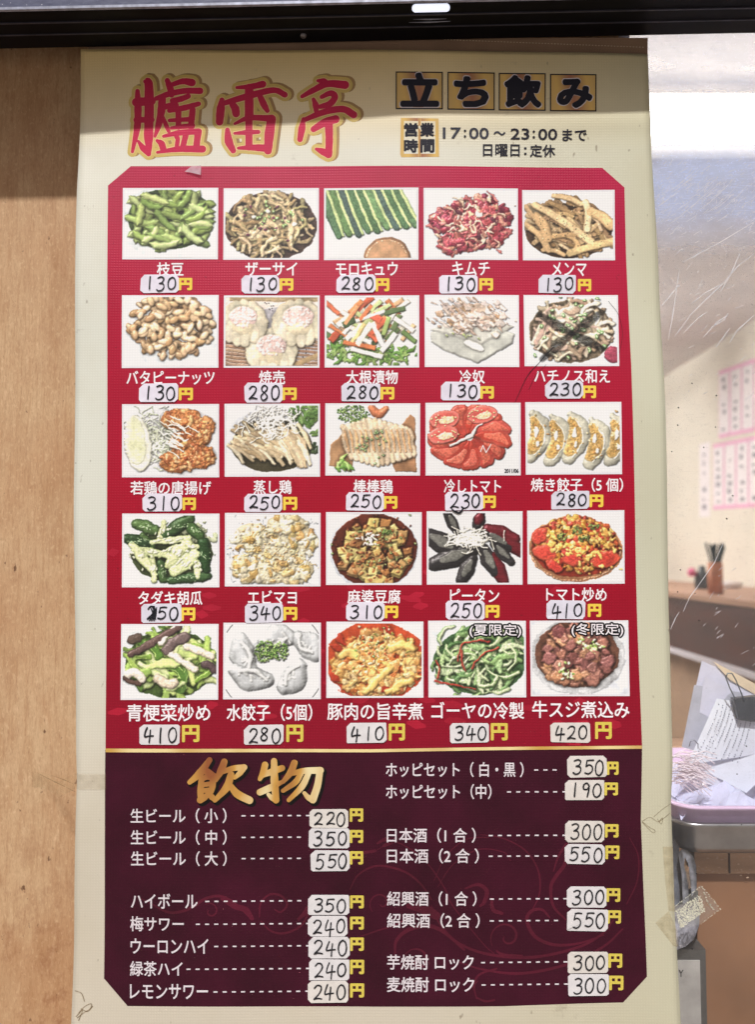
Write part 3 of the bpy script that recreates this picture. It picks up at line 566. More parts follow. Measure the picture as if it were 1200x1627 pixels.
def d_spicy():
    s = Pic(23, (220, 222, 230)); R = s.R
    s.ell(76, 60, 80, 64, 0, (182, 62, 30), .3, 1, tex=.15, gloss=.6)
    s.mass(78, 64, 72, 52, [(226, 176, 100), (214, 146, 70), (232, 196, 130), (204, 112, 52), (218, 160, 84)], 700, 2, (2.6, 7.5), .8, 5, .3)
    for p in (((60, 108), (84, 84), (98, 68), (88, 62)), ((96, 108), (116, 96), (132, 92)), ((20, 50), (34, 44), (46, 52)), ((100, 40), (120, 32), (136, 38))): s.stroke(p, [5, 7, 6, 4][:len(p)], (224, 182, 96), 10, hh=5, tex=.15, gloss=.8, edge=(196, 132, 56))
    for x, y in ((14, 38), (20, 24), (92, 104), (10, 84), (96, 10)): s.ell(x, y, 10, 6, R.random(), (176, 50, 28), 9, 1.6, tex=.2, gloss=.9)
    for _ in range(60): s.ell(R.gauss(74, 26), R.gauss(46, 18), 2, 1.4, R.random() * 3, s.var(R.choice([(236, 220, 170), (150, 150, 60), (206, 92, 44)]), 10), 13, 1.4, gloss=.8)
    s.rings([(R.gauss(80, 28), R.gauss(38, 16)) for _ in range(13)], (118, 148, 56), 2.2, 15)
    return s.final(warp=0.8, ao=.1)
def d_goya():
    s = Pic(24, (216, 222, 226)); R = s.R
    s.ell(78, 62, 74, 52, 0, (54, 88, 50), .4, .8, tex=.4)
    for i in range(120):
        a = R.random() * 6.283; q = math.sqrt(R.random()); x, y = 80 + 60 * q * math.cos(a), 60 + 42 * q * math.sin(a); t = R.uniform(0, 6.28); r = R.uniform(14, 34); w = R.uniform(2.4, 5.6)
        p = [(x + r * math.cos(t + k * .55), y + r * .8 * math.sin(t + k * .55)) for k in range(4)]; w *= 1.0; c = s.var(R.choice([(166, 196, 130), (120, 158, 92), (200, 218, 166), (86, 126, 72), (140, 176, 108)]), 9)
        s.stroke(p, [w * .6, w * 1.1, w * .7, w * .6], c, 4 + i * .15, hh=4, tex=.3, gloss=.7, edge=(66, 116, 54), bump=1.8, flat=.6)
        if i % 3 == 0: s.stroke([(u * .97 + x * .03, v * .97 + y * .03) for u, v in p], w * .4, (206, 222, 170), 8.3 + i * .15, hh=.8, gloss=.4)
    for p in (((44, 60), (50, 36), (72, 28), (96, 30)), ((66, 72), (84, 50), (108, 40)), ((6, 92), (34, 98), (70, 104)), ((8, 60), (14, 74), (10, 88)), ((50, 44), (50, 62), (56, 76))):
        s.stroke(p, 1.5, (176, 56, 44), 33, gloss=.6)
    return s.final(warp=0.5, ao=.12)
def d_beef():
    s = Pic(25, (200, 204, 212)); R = s.R
    s.ell(70, 54, 76, 62, 0, (226, 228, 232), .2, 3, gloss=.2, flat=.5); s.ell(70, 50, 66, 54, 0, (120, 74, 56), 4, 1, tex=.25, gloss=.6)
    for i in range(90):
        a = R.random() * 6.283; q = math.sqrt(R.random()); x, y = 70 + 56 * q * math.cos(a), 52 + 46 * q * math.sin(a)
        s.chunk(x, y, R.uniform(9, 14), s.var(R.choice([(140, 84, 76), (116, 66, 62), (160, 104, 86), (170, 116, 84), (188, 132, 92)]), 8), 6 + i * .1, hh=4, bev=3, tilt=(R.uniform(-.25, .25), R.uniform(-.25, .25)), tex=.3, gloss=.8, edge=(90, 48, 44), bump=2)
    for _ in range(60):
        x, y = R.choice([(92, 46), (78, 30), (100, 38), (46, 74), (60, 84)]); s.ell(x + R.gauss(0, 7), y + R.gauss(0, 6), R.uniform(2, 3.4), R.uniform(1.6, 2.6), R.random() * 3, s.var(R.choice([(206, 218, 150), (150, 178, 86), (230, 232, 200), (112, 146, 66)]), 8), 17, 2, tex=.1, gloss=.7, edge=(120, 146, 76))
    return s.final(warp=0.55, ao=.13)

# ================================================================ materials
M = {}
def banner_cream():
    t = NT('banner_cream', .42, .4); sp = t.n('ShaderNodeSeparateXYZ'); t.l(t.pos(), sp.inputs[0])
    z = sp.outputs[2]; x = sp.outputs[0]
    # ground: gold-tan at the head running out to an off-white, slightly yellow to the foot
    zt = on(600, 80).z; f = t.math('DIVIDE', t.math('SUBTRACT', zt, z), on(600, 80).z - on(600, 1627).z)
    base = t.ramp(f, ((0, sm((248, 222, 160))), (.06, sm((240, 222, 180))), (.11, sm((232, 230, 216))), (.3, sm((229, 231, 220))), (.6, sm((222, 223, 210))), (.75, sm((220, 213, 196))), (1, sm((212, 203, 186)))))
    right = t.math('MULTIPLY', t.ramp(t.math('ADD', t.math('MULTIPLY', x, 1.4), .5), ((.55, 0.), (1., .75))), 1.0)
    base = t.mix(right, base, sm((204, 202, 174)))
    base = t.mix(t.ramp(t.noise(7, (1, 1, 1), 6, .6), ((.45, 0.), (.8, .25))), base, sm((190, 176, 140)))
    g = weave(t)
    base = t.mix(t.math('MULTIPLY', t.math('ADD', g, 1.0), .045), base, sm((150, 138, 108)))
    base = t.mix(t.ramp(t.noise(120, (1, 1, .5), 2), ((.72, 0.), (.78, .6))), base, sm((120, 104, 84)))
    base = t.mix(t.ramp(t.noise(26, (1, 1, 1), 5, .7), ((.66, 0.), (.76, .4))), base, sm((150, 138, 118)))
    t.col(base); t.bump(g, .35, .00022); return t.m
M['cream'] = banner_cream()
def red_mat():
    t = NT('banner_red', .42, .4); g = weave(t); sp = t.n('ShaderNodeSeparateXYZ'); t.l(t.pos(), sp.inputs[0])
    f = t.math('DIVIDE', t.math('SUBTRACT', on(600, 262).z, sp.outputs[2]), on(600, 262).z - on(600, 1190).z)
    k = t.ramp(f, ((0, sm((194, 26, 76))), (.25, sm((188, 12, 58))), (.62, sm((178, 6, 42))), (.85, sm((156, 6, 38))), (1, sm((148, 6, 40)))))  # pinker top is painted glare; the deeper red below is print
    k = t.mix(t.ramp(t.noise(9, (1, 1, 1), 5), ((.4, 0.), (.75, .3))), k, sm((140, 10, 36)))
    k = t.mix(t.math('MULTIPLY', t.math('ADD', g, 1.0), .07), k, sm((80, 4, 20)))
    k = t.mix(t.ramp(t.noise(240, (1, 1, 1), 1), ((.74, 0.), (.78, .5))), k, sm((60, 20, 24)))
    t.col(k); t.bump(g, .45, .00022); return t.m
M['red'] = red_mat()
M['purple'] = print_mat('banner_purple', (62, 9, 32), .5, .25, .3, .4)
M['burgundy'] = print_mat('ornament_burgundy', (86, 16, 40), .5, .3)
M['petal'] = print_mat('petal_red', (176, 26, 52), .42, .2)
M['white_ink'] = print_mat('white_ink', (252, 246, 250), .5, .03, .3, .2)
M['white_ink2'] = print_mat('pale_ink', (232, 224, 230), .5, .04, .3, .2)
M['yellow_ink'] = print_mat('yellow_ink', (246, 214, 84), .45, .05, .3, .2)
M['yellow_pale'] = print_mat('pale_yellow_ink', (226, 206, 92), .45, .05, .3, .2)
M['white_edge'] = print_mat('white_edge', (240, 238, 242), .45, .02, .3, .1)
M['navy'] = print_mat('navy_ink', (22, 20, 36), .5, .1, .3, .2)
M['gray_ink'] = print_mat('gray_ink', (56, 58, 70), .5, .1, .3, .2)
M['black'] = plain('marker_black', (24, 24, 28), .45, .4, .2)
M['black_out'] = plain('black_outline', (14, 12, 14), .5, .3, .2)
M['pen'] = plain('pen_black', (22, 24, 32), .4, .5, .3, 300)
M['logo_red'] = print_mat('logo_red', (200, 28, 76), .45, .12, .3)
M['logo_line'] = print_mat('logo_cream_line', (244, 214, 156), .42, .05)
M['logo_gold'] = print_mat('logo_gold', (214, 186, 104), .42, .15)
M['logo_shadow'] = print_mat('logo_brown', (168, 132, 84), .42, .3)
def gold(name, axis_scale, a, b, c):
    t = NT(name, .4, .4); nz = t.noise(axis_scale, (1, 1, .35), 2)
    t.col(t.ramp(nz, ((.3, sm(a)), (.5, sm(b)), (.7, sm(c))))); return t.m
def gold_box():
    t = NT('gold_print', .4, .4); sp = t.n('ShaderNodeSeparateXYZ'); t.l(t.tc.outputs['Generated'], sp.inputs[0])
    f = t.math('ABSOLUTE', t.math('SUBTRACT', t.math('ADD', sp.outputs[0], t.math('MULTIPLY', sp.outputs[2], .12)), .56))
    t.col(t.ramp(f, ((0, sm((168, 110, 82))), (.14, sm((186, 140, 92))), (.34, sm((224, 186, 104))), (.5, sm((214, 178, 108)))))); return t.m
M['gold_box'] = gold_box()
M['gold_brush'] = gold('gold_brush', 26, (240, 226, 178), (210, 160, 80), (150, 88, 52))
def gold_line():
    t = NT('gold_line', .4, .4); nz = t.noise(7, (1, 0, 0), 2, .5)
    t.col(t.ramp(nz, ((.35, sm((196, 150, 72))), (.5, sm((240, 220, 160))), (.65, sm((206, 164, 84)))))); return t.m
M['gold_line'] = gold_line()
def sticker_mat(name, c1):
    t = NT(name, .32, .5); nz = t.noise(90, (1, 1, 1), 3)
    t.col(t.mix(t.ramp(nz, ((.35, 0.), (.7, 1.))), sm(c1), tuple(v * .9 for v in sm(c1)))); t.bump(t.noise(40, (1, 1, 1), 2), .35, .001); return t.m
M['sticker_a'] = sticker_mat('sticker_lavender', (240, 234, 248)); M['sticker_b'] = sticker_mat('sticker_white', (232, 229, 231)); M['sticker_c'] = sticker_mat('sticker_cool', (230, 227, 240)); M['sticker_d'] = sticker_mat('sticker_warm', (230, 224, 218))
def tape_mat(name, rgb, a):
    t = NT(name, .25, .5); nz = t.noise(120, (1, 1, 1), 4); t.col(t.mix(t.ramp(nz, ((.4, 0.), (.7, 1.))), sm(rgb), tuple(v * .7 for v in sm(rgb))))
    t.l(t.ramp(nz, ((.35, a * .6), (.75, min(1, a * 1.5)))), t.b.inputs['Alpha']); return t.m
M['tape'] = tape_mat('yellowed_tape', (206, 184, 138), .13); M['tape_edge'] = tape_mat('tape_edge', (140, 116, 76), .55)
def ply():
    t = NT('plywood', .6, .3); g1 = t.noise(4, (2.6, 1, .9), 7, .6); g2 = t.noise(46, (6, 1, .5), 6, .65); g3 = t.noise(5, (1.3, 1, 1.0), 8, .68); g4 = t.noise(16, (1.8, 1, .5), 6, .7)
    wv = t.n('ShaderNodeTexWave', wave_type='BANDS', bands_direction='X'); wv.inputs['Scale'].default_value = 5; wv.inputs['Distortion'].default_value = 14; wv.inputs['Detail'].default_value = 4; wv.inputs['Detail Scale'].default_value = .8
    mp = t.n('ShaderNodeMapping'); mp.inputs['Scale'].default_value = (1.4, 1, .3); t.l(t.pos(), mp.inputs[0]); t.l(mp.outputs[0], wv.inputs[0])
    k = t.mix(t.ramp(g1, ((.3, 0.), (.7, 1.))), sm((196, 158, 122)), sm((212, 180, 142)))
    k = t.mix(t.ramp(wv.outputs[1], ((.35, .0), (.5, .22), (.6, 0.))), k, sm((180, 134, 94)))
    k = t.mix(t.ramp(g3, ((.42, 0.), (.62, .6))), k, sm((190, 146, 108)))
    k = t.mix(t.ramp(g4, ((.5, 0.), (.72, .55))), k, sm((168, 124, 86)))
    k = t.mix(t.ramp(g2, ((.48, 0.), (.66, .4))), k, sm((168, 124, 88)))
    k = t.mix(t.ramp(t.noise(260, (5, 1, .55), 4, .7), ((.5, 0.), (.66, .45))), k, sm((146, 104, 70)))
    k = t.mix(t.ramp(t.noise(170, (1.4, 1, .9), 3, .6), ((.56, 0.), (.68, .35))), k, sm((228, 198, 160)))
    k = t.mix(t.ramp(t.noise(44, (1.6, 1, .5), 5, .7), ((.60, 0.), (.72, .45))), k, sm((236, 204, 166)))
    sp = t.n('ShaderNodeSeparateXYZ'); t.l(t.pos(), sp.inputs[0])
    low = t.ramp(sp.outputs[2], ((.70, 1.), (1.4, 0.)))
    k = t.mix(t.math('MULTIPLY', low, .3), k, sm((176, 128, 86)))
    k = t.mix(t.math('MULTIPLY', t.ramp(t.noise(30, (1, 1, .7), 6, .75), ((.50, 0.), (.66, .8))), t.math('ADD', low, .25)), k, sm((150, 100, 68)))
    k = t.mix(t.ramp(t.noise(90, (1, 1, .7), 3), ((.70, 0.), (.75, .8))), k, sm((88, 54, 36)))
    t.col(k); t.bump(g2, .4, .001); return t.m
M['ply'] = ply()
M['metal_dark'] = plain('rail_dark', (7, 7, 12), .5, .15, .4, 30, .0, .1)
def lit_dust_face():
    t = NT('rail_lit_dust_face', .5, .4); nz = t.noise(60, (1, 1, 3), 6, .7)
    k = t.mix(t.ramp(nz, ((.3, 0.), (.75, 1.))), sm((54, 58, 88)), sm((92, 96, 122)))  # light on the dark metal painted as blue-grey; pale specks are dust
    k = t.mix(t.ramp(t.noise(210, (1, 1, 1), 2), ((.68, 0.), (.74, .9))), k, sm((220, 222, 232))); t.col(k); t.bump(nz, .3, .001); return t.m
M['lit_dust_face'] = lit_dust_face()
M['rail_lip'] = plain('rail_pale_edge', (150, 154, 172), .35, .6, .4, 90, .2)  # paler tone along the lip and the slot grooves
def emit(name, rgb, st):
    t = NT(name); t.col(rgb); t.b.inputs['Emission Color'].default_value = (*rgb, 1); t.b.inputs['Emission Strength'].default_value = st; return t.m
M['canvas'] = print_mat('canvas_brown', (150, 124, 104), .7, .15)
M['thread'] = plain('thread', (214, 196, 170), .6, .3)

# ================================================================ food pictures
def picture_mat(name, arr):
    im = bpy.data.images.new(name, PW, PH, alpha=False)
    px = np.ones((PH, PW, 4), np.float32); px[..., :3] = arr[::-1]; im.pixels.foreach_set(px.ravel()); im.update()
    t = NT(name, .42, .4); tx = t.n('ShaderNodeTexImage'); tx.image = im; tx.interpolation = 'Cubic'
    t.l(t.tc.outputs['UV'], tx.inputs[0]); g = weave(t)
    t.col(t.mix(t.math('MULTIPLY', t.math('ADD', g, 1.0), .04), tx.outputs[0], (.1, .1, .12))); t.bump(g, .35, .00022)
    return t.m

# ================================================================ printing on the banner
L_PANEL, L_ORN, L_PIC, L_INK, L_TOP = .00012, .00022, .00032, .00048, .0006
banner = empty('menu_banner', atY(600, 1627, D), 'tall cream vinyl menu banner with red food panel and purple drinks panel', 'banner')

def sheet(name, left, right, top, bottom, m, lift, nx, nz, thick=.0, label=None):
    """a grid between two side curves (lists of px,py from top to bottom)"""
    def at(c, y):
        for (x0, y0), (x1, y1) in zip(c[:-1], c[1:]):
            if y <= y1 or (x1, y1) == c[-1]: return x0 + (x1 - x0) * (y - y0) / (y1 - y0)
    v, f = [], []
    for j in range(nz + 1):
        s_ = j / nz
        for i in range(nx + 1):
            u = i / nx
            y = (top[0] + (top[1] - top[0]) * u) * (1 - s_) + (bottom[0] + (bottom[1] - bottom[0]) * u) * s_
            x = at(left, y) * (1 - u) + at(right, y) * u
            v.append(on(x, y, lift))
    for j in range(nz):
        for i in range(nx):
            a = j * (nx + 1) + i; f.append((a, a + nx + 1, a + nx + 2, a + 1))
    if thick:
        n = len(v); v += [p + Vector((0, thick, 0)) for p in v]
        f += [(a[3] + n, a[2] + n, a[1] + n, a[0] + n) for a in list(f)]
        ring = [i for i in range(nx + 1)] + [j * (nx + 1) + nx for j in range(1, nz + 1)] + [nz * (nx + 1) + i for i in range(nx - 1, -1, -1)] + [j * (nx + 1) for j in range(nz - 1, 0, -1)]
        f += [(a, b, b + n, a + n) for a, b in zip(ring, ring[1:] + ring[:1])]
    return obj(name, v, f, m, banner, True, label)
LB = [(127, 60), (127, 77), (124, 205), (121, 300), (119, 500), (117.5, 800), (118.5, 950), (122, 1190), (123.5, 1240), (120, 1330), (117, 1420), (115.5, 1500), (111, 1660)]
RB = [(1029, 60), (1030, 85), (1033, 180), (1036, 250), (1040, 300), (1048, 400), (1052, 520), (1056, 620), (1060, 780), (1063, 880), (1065.5, 1020), (1066, 1130), (1067.6, 1210), (1065.2, 1275), (1068.8, 1350), (1072, 1440), (1076, 1505), (1084, 1660)]
sheet('vinyl_sheet', LB, RB, (77, 86), (1655, 1655), M['cream'], 0, 80, 260, .0008)

def fill(name, pts, m, lift, step=14, label=None, parent=None):
    """a flat print shape of any outline, subdivided so that it follows the vinyl"""
    bm = bmesh.new(); vs = [bm.verts.new((p[0], -p[1], 0)) for p in pts]; bm.faces.new(vs)
    xs = [p[0] for p in pts]; ys = [p[1] for p in pts]
    for lo, hi, n in ((min(xs), max(xs), (1, 0, 0)), (-max(ys), -min(ys), (0, 1, 0))):
        q = lo + step
        while q < hi:
            bmesh.ops.bisect_plane(bm, geom=bm.verts[:] + bm.edges[:] + bm.faces[:], plane_co=(q * n[0], q * n[1], 0), plane_no=n); q += step
    for v in bm.verts: v.co = on(v.co.x, -v.co.y, lift)
    me = bpy.data.meshes.new(name); bm.to_mesh(me); bm.free(); me.materials.append(m)
    me.polygons.foreach_set('use_smooth', [True] * len(me.polygons))
    o = bpy.data.objects.new(name, me); COL.objects.link(o); p = parent or banner; o.parent = p
    o.matrix_parent_inverse = Matrix.Translation(-Vector(banner.location)) if p is banner else Matrix.Identity(4)
    if label: o['label'] = label
    return o
fill('food_panel', [(206, 262), (580, 263.5), (958, 266), (993.5, 297), (996.5, 400), (1003.5, 580), (1006, 680), (1010.5, 850), (1014, 1000), (1019.5, 1186), (600, 1191), (169, 1190), (169.5, 1000), (170, 600), (170, 293)], M['red'], L_PANEL, label='crimson panel with cut upper corners behind the dishes')
fill('drink_panel', [(168.5, 1190), (600, 1191), (1019.5, 1186), (1017.5, 1300), (1022, 1400), (1027, 1500), (1029, 1552), (991.5, 1594), (800, 1600), (600, 1601), (400, 1599.5), (202, 1599), (164, 1556), (166, 1400), (167.5, 1300)], M['purple'], L_PANEL, label='dark purple panel with cut lower corners behind the drinks')
fill('dividing_line', [(169, 1188), (590, 1190), (1019, 1183.5), (1019.3, 1188.5), (590, 1195), (169, 1194)], M['gold_line'], L_ORN, label='thin gold line between the red and purple panels')

def brush(name, strokes, m, lift, grow=0.0, parent=None, org=(0, 0), sc=1.0, dx=0, dy=0, seed=1, label=None, rough=.0):
    """flat brush strokes: polylines of (x, y) with a width list; every stroke its own hair of lift, no two faces coplanar"""
    mb = MB(); R = random.Random(seed)
    for k, (pts, ws) in enumerate(strokes):
        P = [np.array(p, float) for p in pts]; ws = [ws] * len(P) if np.isscalar(ws) else list(ws)
        P = [2 * P[0] - P[1]] + P + [2 * P[-1] - P[-2]]; W = [ws[0]] + ws + [ws[-1]]; q = []
        for i in range(1, len(P) - 2):
            for t in np.linspace(0, 1, 6, endpoint=False):
                a, b, c, d = P[i - 1:i + 3]
                q.append((.5 * (2 * b + (c - a) * t + (2 * a - 5 * b + 4 * c - d) * t * t + (3 * b - a - 3 * c + d) * t ** 3), W[i] * (1 - t) + W[i + 1] * t))
        q.append((P[-2], W[-2])); n = len(q); le, ri = [], []
        for i, (p, wd) in enumerate(q):
            tg = q[min(i + 1, n - 1)][0] - q[max(i - 1, 0)][0]; L = math.hypot(*tg) + 1e-9; nx, ny = -tg[1] / L, tg[0] / L; h = wd / 2 * (1 + rough * R.uniform(-1, 1)) + grow / sc
            le.append((p[0] + nx * h, p[1] + ny * h)); ri.append((p[0] - nx * h, p[1] - ny * h))
        z = lift + (k % 45) * .000003 * (.35 if len(strokes) > 45 else 1); cv = lambda p: on(org[0] + p[0] * sc + dx, org[1] + p[1] * sc + dy, z)
        mb.add([cv(p) for p in le] + [cv(p) for p in ri], [(i, i + 1, i + 1 + n, i + n) for i in range(n - 1)])
        for (p, wd), (p2, _), s_ in ((q[0], q[1], 1), (q[-1], q[-2], -1)):      # round ends
            tg = p - p2; a0 = math.atan2(tg[1], tg[0]); h = wd / 2 + grow / sc
            mb.add([cv((p[0] + h * math.cos(a0 + a), p[1] + h * math.sin(a0 + a))) for a in np.linspace(-math.pi / 2, math.pi / 2, 9)], [tuple(range(9))])
    # face the camera
    for i, f in enumerate(mb.f):
        a, b, c = (mb.v[j] for j in f[:3])
        if (b - a).cross(c - a).y > 0: mb.f[i] = f[::-1]
    return mb.build(name, m, parent or banner, label=label)

# lettering: a font curve turned into mesh, bent onto the vinyl
_glyph = {}
def glyph(txt, off=0.0):
    k = (txt, off)
    if k not in _glyph:
        cu = bpy.data.curves.new('text', 'FONT'); cu.body = txt; cu.size = 1; cu.offset = off; cu.resolution_u = 3
        o = bpy.data.objects.new('text', cu); me = bpy.data.meshes.new_from_object(o)
        _glyph[k] = ([tuple(v.co[:2]) for v in me.vertices], [tuple(p.vertices) for p in me.polygons])
        bpy.data.objects.remove(o); bpy.data.curves.remove(cu); bpy.data.meshes.remove(me)
    return _glyph[k]
def text(name, txt, x0, x1, yc, h, m, lift=L_INK, off=0.0, parent=None, skew=0.0, grow=None, label=None, slope=0.0):
    """fit the text's own ink box into x0..x1 (h None: keep the letters' proportion)"""
    v, f = glyph(txt, off); a = np.array(v); lo, hi = a.min(0), a.max(0); s = (x1 - x0) / (hi[0] - lo[0]); sy = s if h is None else h / (hi[1] - lo[1])
    mb = MB(); offs = [(0, 0)]
    if grow: nk = 12 if grow > .8 else 5; offs = [(grow * math.cos(k * 2 * math.pi / nk), grow * math.sin(k * 2 * math.pi / nk)) for k in range(nk)] + [(0, 0)]
    cx = (x0 + x1) / 2
    for k, (gx, gy) in enumerate(offs):
        V = []
        for x, y in v:
            X = x0 + (x - lo[0]) * s + gx; Y = yc - (y - (lo[1] + hi[1]) / 2) * sy + gy + slope * (X - cx)
            V.append(on(X + skew * (yc - Y), Y, lift + k * .000004))
        mb.add(V, f)
    return mb.build(name, m, parent or banner, label=label)

# ---- faint oval petals on the red panel
R = random.Random(3); st = []
for _ in range(120):
    x, y = R.uniform(178, 1006), R.uniform(860, 1182)
    if R.random() > (y - 800) / 380: continue
    a = R.uniform(-.25, .25); L = R.uniform(6, 14); st.append((((x - L * math.cos(a), y - L * math.sin(a)), (x, y), (x + L * math.cos(a), y + L * math.sin(a))), (6, R.uniform(10, 15), 6)))
o = brush('petal_pattern', st, M['petal'], L_ORN - .00004); o['kind'] = 'stuff'

# ---- scroll ornament on the purple panel
def spiral(cx, cy, r0, r1, a0, a1, n=14): return [(cx + (r0 + (r1 - r0) * t) * math.cos(a0 + (a1 - a0) * t), cy + (r0 + (r1 - r0) * t) * math.sin(a0 + (a1 - a0) * t)) for t in np.linspace(0, 1, n)]
def wl(n, a, b): return [a * math.sin(math.pi * (i + .6) / (n + .6)) + b for i in range(n)]
def sc(pts, a=3, b=.8): return (pts, wl(len(pts), a, b))
o = brush('scroll_ornament', [
    sc([(216, 1424), (240, 1436), (270, 1450), (300, 1444), (326, 1428), (350, 1424), (374, 1436), (396, 1458)], 4, 1), sc(spiral(334, 1448, 14, 3, -2.2, 3.6), 2),
    sc([(352, 1428), (372, 1440), (390, 1446), (400, 1460)], 9, 1), sc([(412, 1458), (414, 1436), (428, 1422), (446, 1424), (456, 1438), (446, 1450), (436, 1446)], 3), sc([(414, 1464), (430, 1480), (452, 1484), (478, 1472), (492, 1448)], 3),
    sc([(474, 1462), (484, 1452), (488, 1444)], 7, 1), sc([(556, 1414), (570, 1390), (600, 1376), (640, 1384), (668, 1404), (686, 1430)], 3), sc(spiral(606, 1436, 20, 3, 2.4, 8.4), 2),
    sc([(686, 1440), (700, 1470), (730, 1500), (780, 1518), (850, 1522), (920, 1506), (958, 1484), (975, 1462)], 4), sc([(650, 1440), (676, 1446), (694, 1456)], 16, 1), sc([(628, 1520), (630, 1496), (650, 1478), (680, 1472), (706, 1482), (738, 1510)], 6, 1),
    sc(spiral(664, 1528, 22, 3, -2.6, 3.4), 4), sc([(730, 1530), (770, 1542), (830, 1548), (900, 1534), (958, 1506), (990, 1476)], 4), sc(spiral(806, 1490, 27, 4, 2.6, 9.6, 24), 3),
    sc([(790, 1512), (800, 1518), (830, 1520)], 4), sc([(960, 1486), (920, 1500), (880, 1502), (850, 1488), (838, 1462), (846, 1448), (862, 1446), (874, 1458)], 5, 1),
    sc([(758, 1588), (754, 1568), (762, 1550), (790, 1540)], 3), sc([(758, 1586), (772, 1592), (786, 1590)], 3), sc([(880, 1384), (888, 1360), (902, 1340), (898, 1372), (884, 1392), (876, 1410), (880, 1440), (900, 1462)], 5, 1),
    sc([(764, 1326), (800, 1332), (836, 1352), (856, 1384), (858, 1420), (846, 1448)], 2), sc([(690, 1400), (708, 1362), (740, 1334), (778, 1330)], 1), sc([(696, 1410), (720, 1374), (760, 1350), (800, 1354), (812, 1368)], 1),
    sc([(740, 1412), (760, 1406), (774, 1416), (770, 1434), (764, 1440)], 6, 1), sc([(782, 1428), (784, 1446), (798, 1452)], 6, 1), sc([(560, 1494), (600, 1480), (630, 1470), (660, 1452)], 2), sc([(590, 1356), (620, 1340), (640, 1342), (676, 1368), (706, 1410), (720, 1440), (768, 1500), (786, 1516)], 1.4),
    sc([(600, 1340), (612, 1334), (622, 1338), (610, 1344)], 6, 1), sc([(550, 1380), (570, 1358), (596, 1352)], 5, 1), sc([(1000, 1330), (1014, 1360), (1012, 1400), (996, 1436)], 1.6), sc([(742, 1600 - 22), (760, 1560)], 1)], M['burgundy'], L_ORN)
o['kind'] = 'stuff'; o['label'] = 'faint burgundy scrolls and leaves printed on the purple panel'

# ---- the 25 dishes
CX = {}
CORN = [  # x0, y0, x1, y1 of each picture (top left, bottom right), row by row
 [(193.6, 297, 346, 411.8), (354.5, 297.8, 506.6, 412.6), (514.8, 298.4, 665.2, 413.1), (673.4, 299, 823.8, 413), (831, 301, 978.5, 412.8)],
 [(193.2, 469, 347.5, 584.9), (355.7, 469.8, 508, 585), (516.1, 469.9, 666.3, 584.6), (674.8, 469, 825, 583.9), (832.9, 468.4, 984, 582.2)],
 [(193.4, 642.2, 348.2, 758.4), (356.8, 641.9, 508.7, 757.5), (517, 641.3, 667.8, 755.6), (676.3, 640.5, 827.3, 755.5), (835, 639.2, 988, 754)],
 [(193.6, 815.9, 348.3, 933.2), (356.8, 814.8, 509.3, 931.8), (517.9, 813.6, 670.6, 929.5), (678.5, 812.2, 831, 929), (838.6, 811, 993.2, 927.8)],
 [(192.8, 991.3, 347.2, 1111.2), (354.8, 989.4, 509.8, 1110.6), (518.6, 987.8, 673.3, 1108.7), (681, 986.5, 836.7, 1108.2), (843.5, 986, 1000, 1106)]]
DISH = [('枝豆', 249, 291, 427.5, d_edamame, 'printed photo of green edamame pods on a white plate'), ('ザーサイ', 390, 472, 427.5, d_zasai, 'printed photo of tan pickled mustard strips with green onion'), ('モロキュウ', 534, 632, 427.5, d_cucumber_sticks, 'printed photo of cucumber sticks with brown dip'), ('キムチ', 719, 778, 427, d_kimchi, 'printed photo of a heap of red kimchi'), ('メンマ', 878, 933, 427, d_menma, 'printed photo of brown bamboo shoot strips'),
 ('バタピーナッツ', 201, 341, 600.5, d_peanuts, 'printed photo of shelled peanuts on a plate'), ('焼売', 412, 453, 600.5, d_shumai, 'printed photo of three pleated pork dumplings'), ('大根漬物', 550.5, 632, 600, d_pickles, 'printed photo of orange and white vegetable sticks on lettuce'), ('冷奴', 730, 770, 599.5, d_tofu, 'printed photo of white tofu under fish flakes'), ('ハチノス和え', 849, 969, 598, d_tripe, 'printed photo of tripe salad crossed out with black marker'),
 ('若鶏の唐揚げ', 207, 335, 775, d_karaage, 'printed photo of fried chicken with lemon and cabbage'), ('蒸し鶏', 403, 463, 774, d_steamed, 'printed photo of steamed chicken strips under white threads'), ('棒棒鶏', 562, 624, 773, d_bangbang, 'printed photo of sliced chicken with orange sauce and parsley'), ('冷しトマト', 706, 796, 772.5, d_tomato, 'printed photo of tomato slices in a pinwheel'), ('焼き餃子（5 個）', 844, 990, 770.5, d_gyoza, 'printed photo of five fried dumplings on white'),
 ('タダキ胡瓜', 220, 321, 950, d_smashed, 'printed photo of smashed cucumber chunks'), ('エビマヨ', 394, 471, 949, d_ebimayo, 'printed photo of cream coloured shrimp with golden bits'), ('麻婆豆腐', 552.5, 636.5, 948, d_mapo, 'printed photo of tofu cubes in brown red sauce'), ('ピータン', 716, 794, 946.5, d_egg, 'printed photo of black egg wedges with white shreds'), ('トマト炒め', 869, 964.5, 944.5, d_tomato_egg, 'printed photo of red and yellow tomato scramble in a glass dish'),
 ('青梗菜炒め', 203, 334.5, 1131.5, d_bokchoy, 'printed photo of stir fried greens with mushrooms'), ('水餃子（5個）', 361, 496, 1131.5, d_dumplings, 'printed photo of white boiled dumplings with green sprig'), ('豚肉の旨辛煮', 520.5, 672.5, 1130, d_spicy, 'printed photo of orange spicy pork stew'), ('ゴーヤの冷製', 686, 833, 1129, d_goya, 'printed photo of frilly green salad with red threads'), ('牛スジ煮込み', 846.5, 999.5, 1127, d_beef, 'printed photo of brown beef stew with green onion')]
